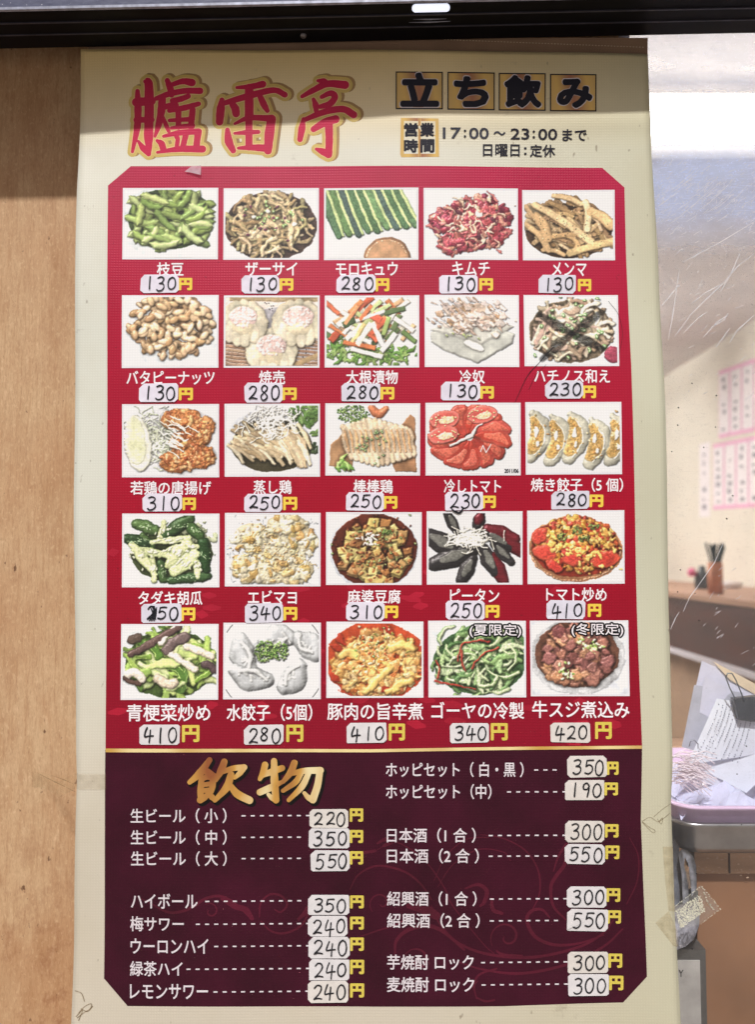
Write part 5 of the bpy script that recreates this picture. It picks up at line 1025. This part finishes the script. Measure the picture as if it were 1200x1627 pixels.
# ================================================================ clear plastic sheet at the right
GY = D + .012
def acrylic():
    t = NT('scratched_acrylic', .12, .5); sp = t.n('ShaderNodeSeparateXYZ'); t.l(t.pos(), sp.inputs[0]); z = sp.outputs[2]
    zt, z2 = atY(1100, 55, GY).z, atY(1100, 1627, GY).z
    f = t.math('DIVIDE', t.math('SUBTRACT', zt, z), zt - z2)           # 0 top .. 1 bottom
    py = lambda p: (p - 55) / 1572.
    light_haze = t.ramp(f, ((0, .5), (py(115), .35), (py(136), .75), (py(152), .3), (py(235), .3), (py(275), .78), (py(345), .70), (py(430), .28), (py(620), .10), (py(1627), .05)))  # white and blue light in the sheet, painted as haze by height
    fine = t.noise(420, (1, 1, 1), 3, .7); big = t.noise(12, (1, 1, 2), 4)
    scr = t.ramp(t.noise(60, (1, 1, 9), 3, .6), ((.55, 0.), (.75, .25)))
    spk = t.ramp(fine, ((.60, 0.), (.68, .35)))
    k = t.math('MULTIPLY', t.ramp(big, ((.3, .6), (.7, 1.))), light_haze)
    band = t.ramp(f, ((py(100), .5), (py(260), 1.), (py(340), 1.), (py(420), .4), (1, .15)))
    k = t.math('ADD', k, t.math('MULTIPLY', t.math('ADD', spk, scr), t.math('MULTIPLY', band, 1.0)))
    k = t.math('MINIMUM', k, .95)
    t.col(t.mix(t.ramp(f, ((0, 1.), (py(360), 1.), (py(430), .35), (1, .0))), sm((224, 222, 222)), sm((196, 214, 255))))  # blue light at the top tinted into the sheet's colour
    t.b.inputs['Roughness'].default_value = .35
    tr = t.n('ShaderNodeBsdfTransparent'); tr.inputs[0].default_value = (.97, .975, .98, 1)
    tl = t.n('ShaderNodeBsdfTranslucent'); t.l(t.b.inputs['Base Color'].links[0].from_socket, tl.inputs[0])
    m1 = t.n('ShaderNodeMixShader'); m1.inputs[0].default_value = .5; t.l(t.b.outputs[0], m1.inputs[1]); t.l(tl.outputs[0], m1.inputs[2])
    m2 = t.n('ShaderNodeMixShader'); t.l(k, m2.inputs[0]); t.l(tr.outputs[0], m2.inputs[1]); t.l(m1.outputs[0], m2.inputs[2])
    gl = t.n('ShaderNodeBsdfGlossy'); gl.inputs['Roughness'].default_value = .03
    m3 = t.n('ShaderNodeMixShader'); m3.inputs[0].default_value = .03; t.l(m2.outputs[0], m3.inputs[1]); t.l(gl.outputs[0], m3.inputs[2])
    out = [n for n in t.t.nodes if n.type == 'OUTPUT_MATERIAL'][0]; t.l(m3.outputs[0], out.inputs[0]); return t.m
a, b = atY(1012, 1700, GY), atY(1400, 40, GY)
mb = MB(); mb.add([(a.x, GY, a.z), (b.x, GY, a.z), (b.x, GY, b.z), (a.x, GY, b.z)], [(0, 1, 2, 3)])
pane = mb.build('plastic_sheet', acrylic()); tag(pane, 'scratched clear plastic sheet right of the banner, with blue light haze painted into its top', 'plastic sheet')
def gl_(x, y, l=.0006): p = atY(x, y, GY); p.y -= l; return p
def scratches(name, lines, wd, m, label):
    mb = MB()
    for k, ln in enumerate(lines):
        P = []; rj = random.Random(k * 7 + len(ln))
        for (x0, y0), (x1, y1) in zip(ln[:-1], ln[1:]): P += [(x0 + (x1 - x0) * t, y0 + (y1 - y0) * t) for t in (0, .25, .5, .75)]
        P.append(ln[-1]); n = len(P); l = .0003 + k * .000004; le, ri = [], []
        for i, (x, y) in enumerate(P):
            x2, y2 = P[min(i + 1, n - 1)]; x1, y1 = P[max(i - 1, 0)]; L = math.hypot(x2 - x1, y2 - y1) + 1e-6
            h = wd / 2 * (.15 + math.sin(math.pi * (i + .3) / (n - .4)) ** .5 * rj.uniform(.5, 1.1)) if wd < 1.6 else wd / 2
            nx, ny = -(y2 - y1) / L * h, (x2 - x1) / L * h; j = rj.uniform(-.3, .3)
            le.append(gl_(x + nx + j, y + ny, l)); ri.append(gl_(x - nx + j, y - ny, l))
        mb.add(le + ri, [(i, i + n, i + n + 1, i + 1) for i in range(n - 1)])
    o = mb.build(name, m, pane)
    if label: o['label'] = label
    return o
R = random.Random(5)
wsc = tape_mat('scratch_white', (240, 242, 250), .85)
ls = [[(1150, 862), (1136, 894), (1112, 928), (1096, 950), (1086, 972)], [(1080, 972), (1074, 982), (1066, 1000)], [(1080, 428), (1073, 480), (1063, 540)], [(1052, 486), (1080, 452)], [(1086, 416), (1140, 388), (1200, 352)], [(1072, 536), (1098, 500), (1118, 480), (1150, 450), (1172, 424), (1200, 402)], [(1086, 530), (1110, 505), (1124, 496)], [(1118, 536), (1140, 512), (1158, 500)], [(1138, 552), (1160, 522)], [(1160, 545), (1172, 525), (1200, 500)], [(1145, 464), (1160, 440), (1176, 404)], [(1100, 482), (1120, 466), (1150, 450)], [(1046, 328), (1064, 316)], [(1130, 520), (1140, 515), (1152, 508), (1157, 498)]]
for q_ in ls: scratches('long_scratch', [q_], 1.3, wsc, None)
ls = []
for _ in range(230):
    x, y = R.uniform(1042, 1199), R.gauss(310, 30)
    if y < 255 or y > 375: continue
    L = R.uniform(1, 9); a = R.choice([-.7, -.6, -.9, R.uniform(0, 3)]); ls.append([(x, y), (x + L * math.cos(a), y + L * math.sin(a))])
for _ in range(16):
    x, y = R.uniform(1050, 1150), R.uniform(300, 375); ls.append([(x + k * 9, y - k * 5 - k * k * .5) for k in range(R.randint(3, 7))])
for cx, cy, r in ((1120, 300, 6), (1108, 304, 3.4), (1160, 312, 2.6), (1180, 330, 2)):
    for q in range(5): ls.append([(cx - r + q * r * .4, cy + r * math.sin(q)), (cx - r * .2 + q * r * .4, cy - r * .7)])
for _ in range(150):
    x, y = R.uniform(1040, 1199), R.uniform(262, 380) if R.random() < .45 else R.uniform(380, 640) if R.random() < .6 else R.uniform(900, 1060); L = R.uniform(2, 16); a = R.uniform(-1.1, -.3)
    if x < 1034 + (y - 180) * .07 + 6: continue
    ls.append([(x, y), (x + L * .5 * math.cos(a) + R.uniform(-1, 1), y + L * .5 * math.sin(a)), (x + L * math.cos(a), y + L * math.sin(a))])
o = scratches('fine_scratch', ls, .7, wsc, 'many short fine scratches in the plastic'); o['kind'] = 'stuff'
ls = [[(x, y), (x + R.uniform(1, 2.5), y + R.uniform(.5, 2))] for x, y in [(R.uniform(1036, 1198), R.uniform(540, 1600)) for _ in range(20)] if x > 1075 or y < 800]
scratches('dirt_speck', ls, 1.8, M['black'], 'small dark specks stuck on the plastic')['kind'] = 'stuff'
# clear tape with white glue, diagonal on the plastic
tq = [(1071, 1440), (1114, 1406), (1144, 1443), (1114, 1466), (1078, 1478)]
mb = MB(); mb.plate([gl_(x, y, .001) for x, y in tq], (0, -1, 0), .0003); tpc = mb.build('tape_scrap', tape_mat('tape_glassy', (214, 214, 206), .10)); tag(tpc, 'crooked clear tape scrap with white flaking glue on the plastic sheet', 'tape')
def flakes():
    mb = MB(); R = random.Random(9)
    for k in range(900):
        u = R.random() ** .8; v_ = R.random(); x = 1073 + (1112 - 1073) * v_ + u * 8; y = 1446 + (1412 - 1446) * v_ * .8 + 28 * u; r = R.uniform(.4, 1.7); l = .0015 + k * .000002; a = R.random() * 3
        mb.add([gl_(x + r * math.cos(a + q * 2.1) * (1 if q else .5), y + r * math.sin(a + q * 2.1), l) for q in range(3)], [(0, 1, 2)])
    for seg in (((1071, 1440), (1114, 1406)), ((1114, 1406), (1144, 1443)), ((1144, 1443), (1114, 1466)), ((1118, 1416), (1124, 1432), (1134, 1444))):
        for (x0, y0), (x1, y1) in zip(seg[:-1], seg[1:]):
            for q in range(26):
                t = R.random(); x, y = x0 + (x1 - x0) * t + R.uniform(-.8, .8), y0 + (y1 - y0) * t + R.uniform(-.8, .8); r = R.uniform(.5, 1.3); mb.add([gl_(x + r, y, .0026), gl_(x - r, y + r * .5, .0026), gl_(x, y - r, .0026)], [(0, 1, 2)])
    o = mb.build('glue_flakes', plain('glue_white', (226, 224, 206), .7, .3), tpc); o['kind'] = 'stuff'
flakes()

# ================================================================ the room behind the sheet
XW, XC = 1.9, 1.28; ZC_ = CZ - .152
cream = plain('room_cream', (232, 226, 212), .8, .2, .05, 3)
mb = MB(); mb.box(XW, GY + .3, 0, XW + .1, 8, 2.7); o = mb.build('side_wall', cream); tag(o, kind='structure')
mb = MB(); mb.box(-2, 8, 0, XW, 8.1, 2.7); o = mb.build('back_wall', cream); tag(o, kind='structure')
mb = MB(); mb.box(-2, GY + .15, 2.54, XW, 8, 2.64); o = mb.build('ceiling', plain('ceiling_grey', (226, 222, 222), .85, .2, .06, 4)); tag(o, kind='structure')
mb = MB(); mb.box(-2, D + .12, -.02, XW, 8, .002); o = mb.build('room_floor', plain('room_floor', (110, 96, 84), .7, .3)); tag(o, kind='structure')
mb = MB(); mb.box(-2.05, D + .14, 0, -2.0, 8, 2.64); o = mb.build('far_side_wall', cream); tag(o, kind='structure')
def ceiling_light(x0, x1, ys, label, st, c=(1., .975, .94)):
    cl = empty('ceiling_light', ((x0 + x1) / 2, ys[0], 2.54), label, 'lamp', 'ceiling lights of the room')
    for k, y_ in enumerate(ys): mb = MB(); mb.tube([(x0, y_, 2.40), (x1, y_, 2.40)], .016, 14); mb.build('lamp_tube', emit('lamp_glow', c, st * (1, 1, 1, .28, .15)[k]), cl, True)  # the two weakest tubes are added to soften the band's lower edge
    for x_ in (x0 + .1, x1 - .1): mb = MB(); mb.box(x_ - .01, ys[0] - .02, 2.417, x_ + .01, ys[-1] + .02, 2.43); mb.box(x_ - .006, ys[0], 2.431, x_ + .006, ys[0] + .012, 2.539); mb.build('hanger', plain('lamp_white', (240, 240, 240), .5), cl)
ceiling_light(.2, 1.7, (1.80, 1.86, 1.92, 1.975, 2.03), 'bright bare tube light seen as a white band through the plastic', 3.6)
ceiling_light(-.4, .8, (4.2, 4.36), 'added ceiling light hidden behind the banner, brightening the room', 235)  # added lamp, out of view, to brighten the room's wall

# counter along the side wall with its things
ct = empty('wall_counter', (XC, 4, ZC_), 'long brown counter along the side wall of the room', 'counter')
mb = MB(); mb.box(XC - .01, 1.9, ZC_ - .02, XW, 7.9, ZC_); mb.build('counter_top', plain('counter_tan', (168, 130, 106), .5, .4, .1, 6), ct)
mb = MB(); mb.box(XC, 1.9, CZ - .39, XC + .02, 7.9, ZC_ - .021); mb.build('apron', plain('apron_brown', (64, 30, 20), .45, .5, .45, 9, 0, 0, (1, .4, 3)), ct)
mb = MB(); mb.box(XC - .012, 1.9, CZ - .412, XC + .03, 7.9, CZ - .391); mb.build('edge_strip', plain('strip_pale', (214, 208, 214), .5, .4, .05), ct)
mb = MB(); mb.box(XC + .05, 1.9, .002, XC + .07, 7.9, CZ - .413); mb.build('lower_panel', plain('panel_tan', (176, 146, 120), .6, .3, .12, 8), ct)
def on_counter(px, py):
    u, y, z = ray(px, py); t = (ZC_ - CZ) / z; return Vector((u * t, y * t, ZC_))
def scale_at(p): return p.y / F
p = on_counter(1138, 944); s_ = scale_at(p); p.z += .0005
ch = empty('chopstick_holder', p, 'orange wooden chopstick holder full of dark chopsticks on the counter', 'holder')
mb = MB(); h = 50 * s_; r = 11.5 * s_; mb.lathe(p, [(0, 0), (r, 0), (r, h), (r * .85, h), (r * .85, .01), (0, .01)], 24); mb.build('cup', plain('cup_wood', (186, 124, 92), .6, .3, .15, 40), ch, True)
R = random.Random(2); stick = plain('chopstick_dark', (40, 60, 58), .4, .4, .3, 80)
for k in range(16):
    a = R.uniform(0, 6.28); q = R.uniform(.1, .7); e = p + Vector((r * 1.9 * q * math.cos(a), r * 1.9 * q * math.sin(a), h + R.uniform(24, 32) * s_)); b0 = p + Vector((-r * .4 * math.cos(a), -r * .4 * math.sin(a), .012))
    mb = MB(); mb.tube([b0, e], [.002, .0038], 6); mb.build('chopstick', stick, ch)
p = on_counter(1117, 936); s_ = scale_at(p); p.z += .0005; jr = empty('sauce_jar', p, 'round dark jar with pink knob left of the chopstick holder', 'jar')
mb = MB(); r = 12 * s_; mb.lathe(p, [(0, 0), (r * .9, 0), (r, r * .8), (r * .9, r * 1.8), (r * .45, r * 2.4), (r * .4, r * 3.0), (0, r * 3.1)], 20); mb.build('jar_body', plain('jar_black', (56, 62, 62), .4, .5, .5, 120), jr, True)
mb = MB(); q = p + Vector((-r * 1.35, 0, r * 1.6)); mb.lathe(q, [(0, 0), (r * .5, r * .15), (r * .6, r * .7), (r * .3, r * 1.15), (0, r * 1.2)], 14); mb.build('pink_knob', plain('knob_pink', (214, 110, 146), .6, .3), jr, True)
p = on_counter(1163, 935); s_ = scale_at(p); p.z += .0005; mb = MB(); r = 17 * s_; mb.lathe(p, [(0, 0), (r * .8, 0), (r, r * .4), (r * 1.0, r * .62), (r * .9, r * .62), (r * .7, r * .12), (0, r * .1)], 24); o = mb.build('dish', plain('dish_white', (236, 232, 232), .3, .5, .03), None, True); tag(o, 'shallow white dish on the counter right of the chopstick holder', 'dish')

# pink bordered menu strips on the side wall
pinkm = plain('strip_pink', (238, 184, 212), .7, .2, .08); paperm = plain('strip_paper', (244, 238, 240), .8, .2, .04); inkm = plain('strip_ink', (158, 154, 162), .8, .2, .2)
def wall_paper(x0, x1, yt0, yt1, yb0, yb1, k, label, rng, pink=True):
    X = XW - .002; c = [atX(x0, yb0, X), atX(x1, yb1, X), atX(x1, yt1, X), atX(x0, yt0, X)]
    mb = MB(); mb.plate(c, (1, 0, 0), .001); o = mb.build('menu_strip', pinkm if pink else paperm); tag(o, label, 'paper', 'paper strips on the side wall')
    if pink:
        i = [c[0].lerp(c[2], .06), c[1].lerp(c[3], .06), c[2].lerp(c[0], .06), c[3].lerp(c[1], .06)]
        mb = MB(); mb.plate([q + Vector((-.0015, 0, 0)) for q in i], (1, 0, 0), .0008); mb.build('paper_face', paperm, o)
    mb = MB()
    for j in range(7):
        if rng.random() < .2: continue
        u0, u1 = rng.uniform(.3, .42), rng.uniform(.56, .72); v0 = .1 + j * .12; v1 = v0 + rng.uniform(.03, .08)
        g = lambda u, v_: c[0].lerp(c[1], u).lerp(c[3].lerp(c[2], u), v_) + Vector((-.003, 0, 0)); mb.add([g(u0, v0), g(u1, v0), g(u1, v1), g(u0, v1)], [(0, 1, 2, 3)])
    mb.build('writing', inkm, o)
R = random.Random(4)
up = [1143, 1161, 1180, 1200, 1222]; lo = [1134, 1152, 1171, 1191, 1212]; nmz = ['leftmost', 'second', 'third', 'rightmost']
for i in range(4):
    wall_paper(up[i], up[i + 1] - .5, 590 - (up[i] - 1143) * .36, 590 - (up[i + 1] - 1143) * .36, 697 - (up[i] - 1143) * .2, 697 - (up[i + 1] - 1143) * .2, i, nmz[i] + ' pink bordered strip in the upper row on the side wall', R)
    wall_paper(lo[i], lo[i + 1] - .5, 706 - (lo[i] - 1134) * .2, 706 - (lo[i + 1] - 1134) * .2, 810 - (lo[i] - 1134) * .06, 810 - (lo[i + 1] - 1134) * .06, i, nmz[i] + ' pink bordered strip in the lower row on the side wall', R)
wall_paper(1112, 1129, 706, 702, 822, 821, 9, 'narrow white notice with dark writing left of the pink strips', R, False)

# near counter just behind the plastic: steel tray, lilac tray, papers, newspaper
HC = atY(1100, 1344, D + .1).z
nc = empty('near_counter', (.5, D + .1, HC), 'worn brown wooden counter just behind the plastic sheet', 'counter')
wood = plain('counter_wood', (196, 156, 124), .6, .35, .25, 14, 0, .3, (.5, 1, 4))
x0 = atY(1104, 1344, D + .1).x; zl = atY(1104, 1388, D + .1).z
mb = MB(); mb.box(x0, D + .1, zl, 1.2, D + .75, HC); ce = mb.build('counter_edge', wood, nc)
R = random.Random(21); mb = MB()
for k in range(90):
    x = R.uniform(1105, 1200); y = R.choice([R.gauss(1346, 2), R.gauss(1384, 3), R.uniform(1345, 1388)]); r = R.uniform(.8, 3.5); h = R.uniform(.4, 1.2)
    mb.add([atY(x - r, y, D + .0992 - k * .000004), atY(x + R.uniform(-1, 1), y + h, D + .0992 - k * .000004), atY(x + r, y + R.uniform(-.5, .5), D + .0992 - k * .000004), atY(x, y - h, D + .0992 - k * .000004)], [(0, 1, 2, 3)])
wq = mb.build('worn_spot', plain('bare_wood', (206, 176, 150), .8, .2, .2, 90), nc); wq['kind'] = 'stuff'
mb = MB(); mb.box(x0 + .004, D + .106, .003, 1.2, D + .12, zl - .001); mb.build('counter_front', plain('front_brown', (146, 106, 78), .6, .35, .2, 7, 0, .2), nc)
mb = MB(); jx = atY(1158, 1360, D + .1).x; mb.box(jx, D + .0985, zl + .001, jx + .002, D + .0999, HC - .001); mb.build('joint', plain('joint_dark', (70, 44, 30), .8), nc)
def rr(x0, y0, x1, y1, r, n=6):
    q = []
    for cx, cy, a0 in ((x1 - r, y1 - r, 0), (x0 + r, y1 - r, 90), (x0 + r, y0 + r, 180), (x1 - r, y0 + r, 270)):
        q += [(cx + r * math.cos(math.radians(a0 + 90 * k / n)), cy + r * math.sin(math.radians(a0 + 90 * k / n))) for k in range(n + 1)]
    return q
def tray(name, x0, y0, x1, y1, z0, h, r, m, label, cat, flare=.008, lip=.006):
    mb = MB(); rings = [(-flare - lip * .3, z0 + .001), (-flare * .4, z0 + h * .3), (0, z0 + h), (lip, z0 + h + .001), (lip, z0 + h - .003), (.002, z0 + h - .004)]
    out = [(-.012, z0), (-.004, z0 + h * .25), (0, z0 + h * .9), (lip, z0 + h), (lip, z0 + h + .003), (-.002, z0 + h + .003), (-.006, z0 + h * .3), (-.016, z0 + .003)]
    n = None
    for g, z in out:
        q = rr(x0 - g, y0 - g, x1 + g, y1 + g, r + g * .5); n = len(q); mb.v += [Vector((a, b, z)) for a, b in q]
    for i in range(len(out) - 1):
        for k in range(n): mb.f.append((i * n + k, i * n + (k + 1) % n, (i + 1) * n + (k + 1) % n, (i + 1) * n + k))
    mb.f.append(tuple(range(n))[::-1]); mb.f.append(tuple((len(out) - 1) * n + k for k in range(n)))
    o = mb.build(name, m, None, True); tag(o, label, cat); return o
TX0 = atY(1078, 1310, D + .06).x; TH = atY(1100, 1291, D + .05).z - HC
steel = plain('steel', (170, 170, 172), .28, .5, .15, 30, .9)
tray('steel_tray', TX0, D + .06, TX0 + .42, D + .4, HC + .0005, .040, .035, steel, 'shallow stainless steel tray on the wooden counter', 'tray')
tray('lilac_tray', TX0 + .004, D + .068, TX0 + .41, D + .39, HC + .022, .038, .032, plain('lilac', (222, 194, 224), .45, .4, .06), 'lilac plastic tray nested in the steel tray', 'tray')
# crumpled clear bags in the tray
R = random.Random(8); mb = MB(); nx, ny = 26, 18
zt_ = HC + .03
for j in range(ny + 1):
    for i in range(nx + 1): mb.v.append(Vector((TX0 + .01 + .38 * i / nx, D + .075 + .3 * j / ny, zt_ + .035 * math.sin(math.pi * min(1, (j + 3) / ny)) * (.5 + .5 * math.sin(i * .9 + j * .6)) + R.uniform(0, .014))))
for j in range(ny):
    for i in range(nx): a = j * (nx + 1) + i; mb.f.append((a, a + 1, a + nx + 2, a + nx + 1))
o = mb.build('plastic_bag', plain('bag_film', (204, 206, 232), .15, .6, .15, 40)); tag(o, 'crumpled clear plastic wrapping in the lilac tray', 'bag')
mb = MB()
for k in range(110):
    x, y = R.uniform(1060, 1108), R.uniform(1196, 1246); p0 = atY(x, y, D + .085 + R.uniform(0, .02)); a = R.uniform(-.6, .2); L = .03
    mb.tube([p0, p0 + Vector((L * .5 * math.cos(a), .004, L * .5 * math.sin(a) + .004)), p0 + Vector((L * math.cos(a), .002, L * math.sin(a)))], .0006, 4)
o = mb.build('net_bundle', plain('net_pink', (248, 228, 234), .4, .4, .2, 200)); tag(o, 'bundle of pink and white strands at the left of the tray', 'bundle'); 
# paper stack with bulldog clip
PY = D + .16
def sheetp(name, pts, Y, m, label, curl=0.0, n=10, cat='paper', group=None):
    """a four-cornered sheet (tl, tr, br, bl), gently curled"""
    mb = MB(); c = [atY(x, y, Y) for x, y in pts]
    for j in range(n + 1):
        for i in range(n + 1):
            u, v_ = i / n, j / n; q = c[0].lerp(c[1], u).lerp(c[3].lerp(c[2], u), v_); q.y += -curl * math.sin(math.pi * (u * .6 + v_ * .4)); mb.v.append(q)
    for j in range(n):
        for i in range(n): a = j * (n + 1) + i; mb.f.append((a, a + n + 1, a + n + 2, a + 1))
    k = len(mb.v); mb.v += [q + Vector((0, .0004, 0)) for q in mb.v[:k]]; mb.f += [tuple(i + k for i in q[::-1]) for q in mb.f[:n * n]]
    o = mb.build(name, m, None, True); tag(o, label, cat, group); return o
pl = plain('paper_lilac', (222, 222, 238), .7, .2, .04); pw = plain('paper_white', (232, 236, 246), .6, .3, .03); pc = plain('paper_card', (232, 212, 180), .7, .2, .08); pg = plain('film_grey', (190, 192, 204), .3, .5, .1)
G = 'papers held by the clip'
sheetp('paper_sheet', [(1116, 1050), (1260, 1112), (1240, 1260), (1084, 1180)], PY + .012, pl, 'pale lilac sheet at the back of the clipped papers', .004, group=G)
sheetp('card_sheet', [(1134, 1051), (1260, 1118), (1262, 1140), (1160, 1080)], PY + .009, pc, 'cream card edge at the top of the clipped papers', .002, cat='card', group=G)
sheetp('clear_folder', [(1104, 1088), (1180, 1100), (1160, 1210), (1083, 1186)], PY + .006, pg, 'grey plastic folder with rounded corner behind the printed sheet', .003, cat='folder', group=G)
sheetp('card_sheet', [(1120, 1074), (1168, 1096), (1150, 1150), (1112, 1132)], PY + .004, pl, 'small rounded pale card in front of the grey folder', .001, cat='card', group=G)
sheetp('receipt_sheet', [(1086, 1222), (1150, 1218), (1170, 1262), (1076, 1226)], PY - .01, plain('paper_shade', (226, 226, 236), .6, .3, .05), 'creased white paper corner lying on the tray', .004, group=G)
front = sheetp('printed_sheet', [(1140, 1110), (1252, 1122), (1250, 1190), (1088, 1212)], PY - .012, pw, 'white printed sheet curling at the front of the clipped papers', .010, group=G)
front2 = sheetp('printed_sheet', [(1090, 1209), (1252, 1186), (1232, 1212), (1184, 1258)], PY - .012, pw, 'lower folded part of the white printed sheet', .006, group=G)
mb = MB(); R = random.Random(12); tx_ink = plain('print_ink', (96, 100, 124), .7, .2, .2)
for k in range(9):
    for q in range(26):
        if R.random() < .25: continue
        t = q / 26; x = 1142 + k * 6.6 + 2 * k * t - 30 * t ** 1.5 - 10 * t; y = 1114 + 88 * t + k * 1.6 + (6 if k < 2 else 0)
        p0 = atY(x, y, PY - .0245 - (.002 if k else 0)); s_ = p0.y / F; mb.add([p0, p0 + Vector((s_ * R.uniform(1, 2.2), 0, -s_ * .4)), p0 + Vector((s_ * R.uniform(1, 1.8), 0, s_ * 1.5)), p0 + Vector((0, 0, s_ * 1.6))], [(0, 1, 2, 3)])
o = mb.build('printed_text', tx_ink, front); o['kind'] = 'stuff'
cp = empty('binder_clip', atY(1190, 1130, PY - .03), 'black binder clip with wire handle holding the papers', 'clip')
a, b, c, d = (atY(x, y, PY - .03) for x, y in ((1167, 1110), (1230, 1104), (1230, 1150), (1175, 1144)))
mb = MB(); mb.plate([a, d, c, b], (0, 1, 0), .012); mb.build('clip_body', plain('clip_black', (58, 62, 68), .35, .5, .2), cp)
wp = [(1170, 1112), (1160, 1092), (1154, 1076), (1157, 1070), (1164, 1070), (1170, 1080), (1184, 1114)]
mb = MB(); mb.tube([atY(x, y, PY - .032) for x, y in wp], .0009, 8); mb.build('wire_handle', plain('wire_steel', (110, 118, 120), .3, .6, .1, 50, .7), cp, True)
cp2 = MB(); cp2.tube([atY(x, y, PY - .02) for x, y in ((1096, 1186), (1098, 1178), (1104, 1176), (1110, 1182), (1110, 1190))], .0008, 8); o = cp2.build('wire_loop', plain('wire_grey', (150, 150, 158), .3, .6, .1, 50, .7), None, True); tag(o, 'small bent wire loop under the grey folder', 'wire')
# folded newspaper hanging left of the counter
npm = plain('newsprint', (120, 120, 126), .8, .2, .5, 90); npd = plain('newsprint_light', (160, 158, 168), .8, .2, .35, 110)
nw = empty('folded_newspaper', atY(1085, 1430, D + .06), 'grey folded newspaper hanging beside the wooden counter', 'newspaper')
def fold(prof, Y, y0, y1, m, thick=.0015):
    mb = MB(); n = len(prof)
    for Yq in (Y, Y + .06):
        for (x, y) in prof: p = atY(x, y, Yq); mb.v.append(p)
    for i in range(n - 1): mb.f.append((i, i + 1, i + 1 + n, i + n))
    mb.f.append(tuple(range(n))); return mb.build('page', m, nw, True)
fold([(1060, 1320), (1072, 1332), (1080, 1346), (1084, 1380), (1086, 1430), (1074, 1440), (1058, 1440)], D + .075, 0, 0, plain('page_dark', (96, 98, 106), .8, .2, .4, 80))
fold([(1079, 1358), (1083, 1349), (1092, 1350), (1102, 1360), (1107, 1375), (1108, 1410), (1100, 1425), (1098, 1400), (1094, 1372), (1089, 1362), (1088, 1376), (1094, 1402), (1096, 1430), (1086, 1440), (1084, 1390)], D + .06, 0, 0, npm)
fold([(1072, 1440), (1108, 1430), (1113, 1446), (1112, 1470), (1104, 1492), (1090, 1504), (1074, 1510)], D + .05, 0, 0, npd)
fold([(1058, 1430), (1100, 1410), (1110, 1416), (1112, 1450), (1096, 1500), (1058, 1510)], D + .085, 0, 0, npm)
# metal box with a printed face below
bx = empty('metal_bin', atY(1096, 1627, D + .05), 'grey metal box with a papered front below the newspaper', 'box')
a, b = atY(1060, 1700, D + .05), atY(1122, 1509, D + .05); mb = MB(); mb.box(a.x, D + .05, a.z, b.x, D + .1, b.z); mb.build('box_body', plain('box_metal', (92, 90, 88), .4, .5, .35, 25, .3), bx)
a, b = atY(1062, 1700, D + .048), atY(1113, 1526, D + .048); mb = MB(); mb.box(a.x, D + .048, a.z, b.x, D + .0495, b.z); mb.build('papered_front', plain('box_paper', (168, 164, 160), .7, .2, .25, 18), bx)
v_, f_ = glyph('Y'); A = np.array(v_); lo_, hi_ = A.min(0), A.max(0); pts = [atY(1079 + (x - lo_[0]) / (hi_[0] - lo_[0]) * 8, 1552 - (y - lo_[1]) / (hi_[1] - lo_[1]) * 11, D + .0472) for x, y in v_]
obj('letter', pts, f_, M['black'], bx)
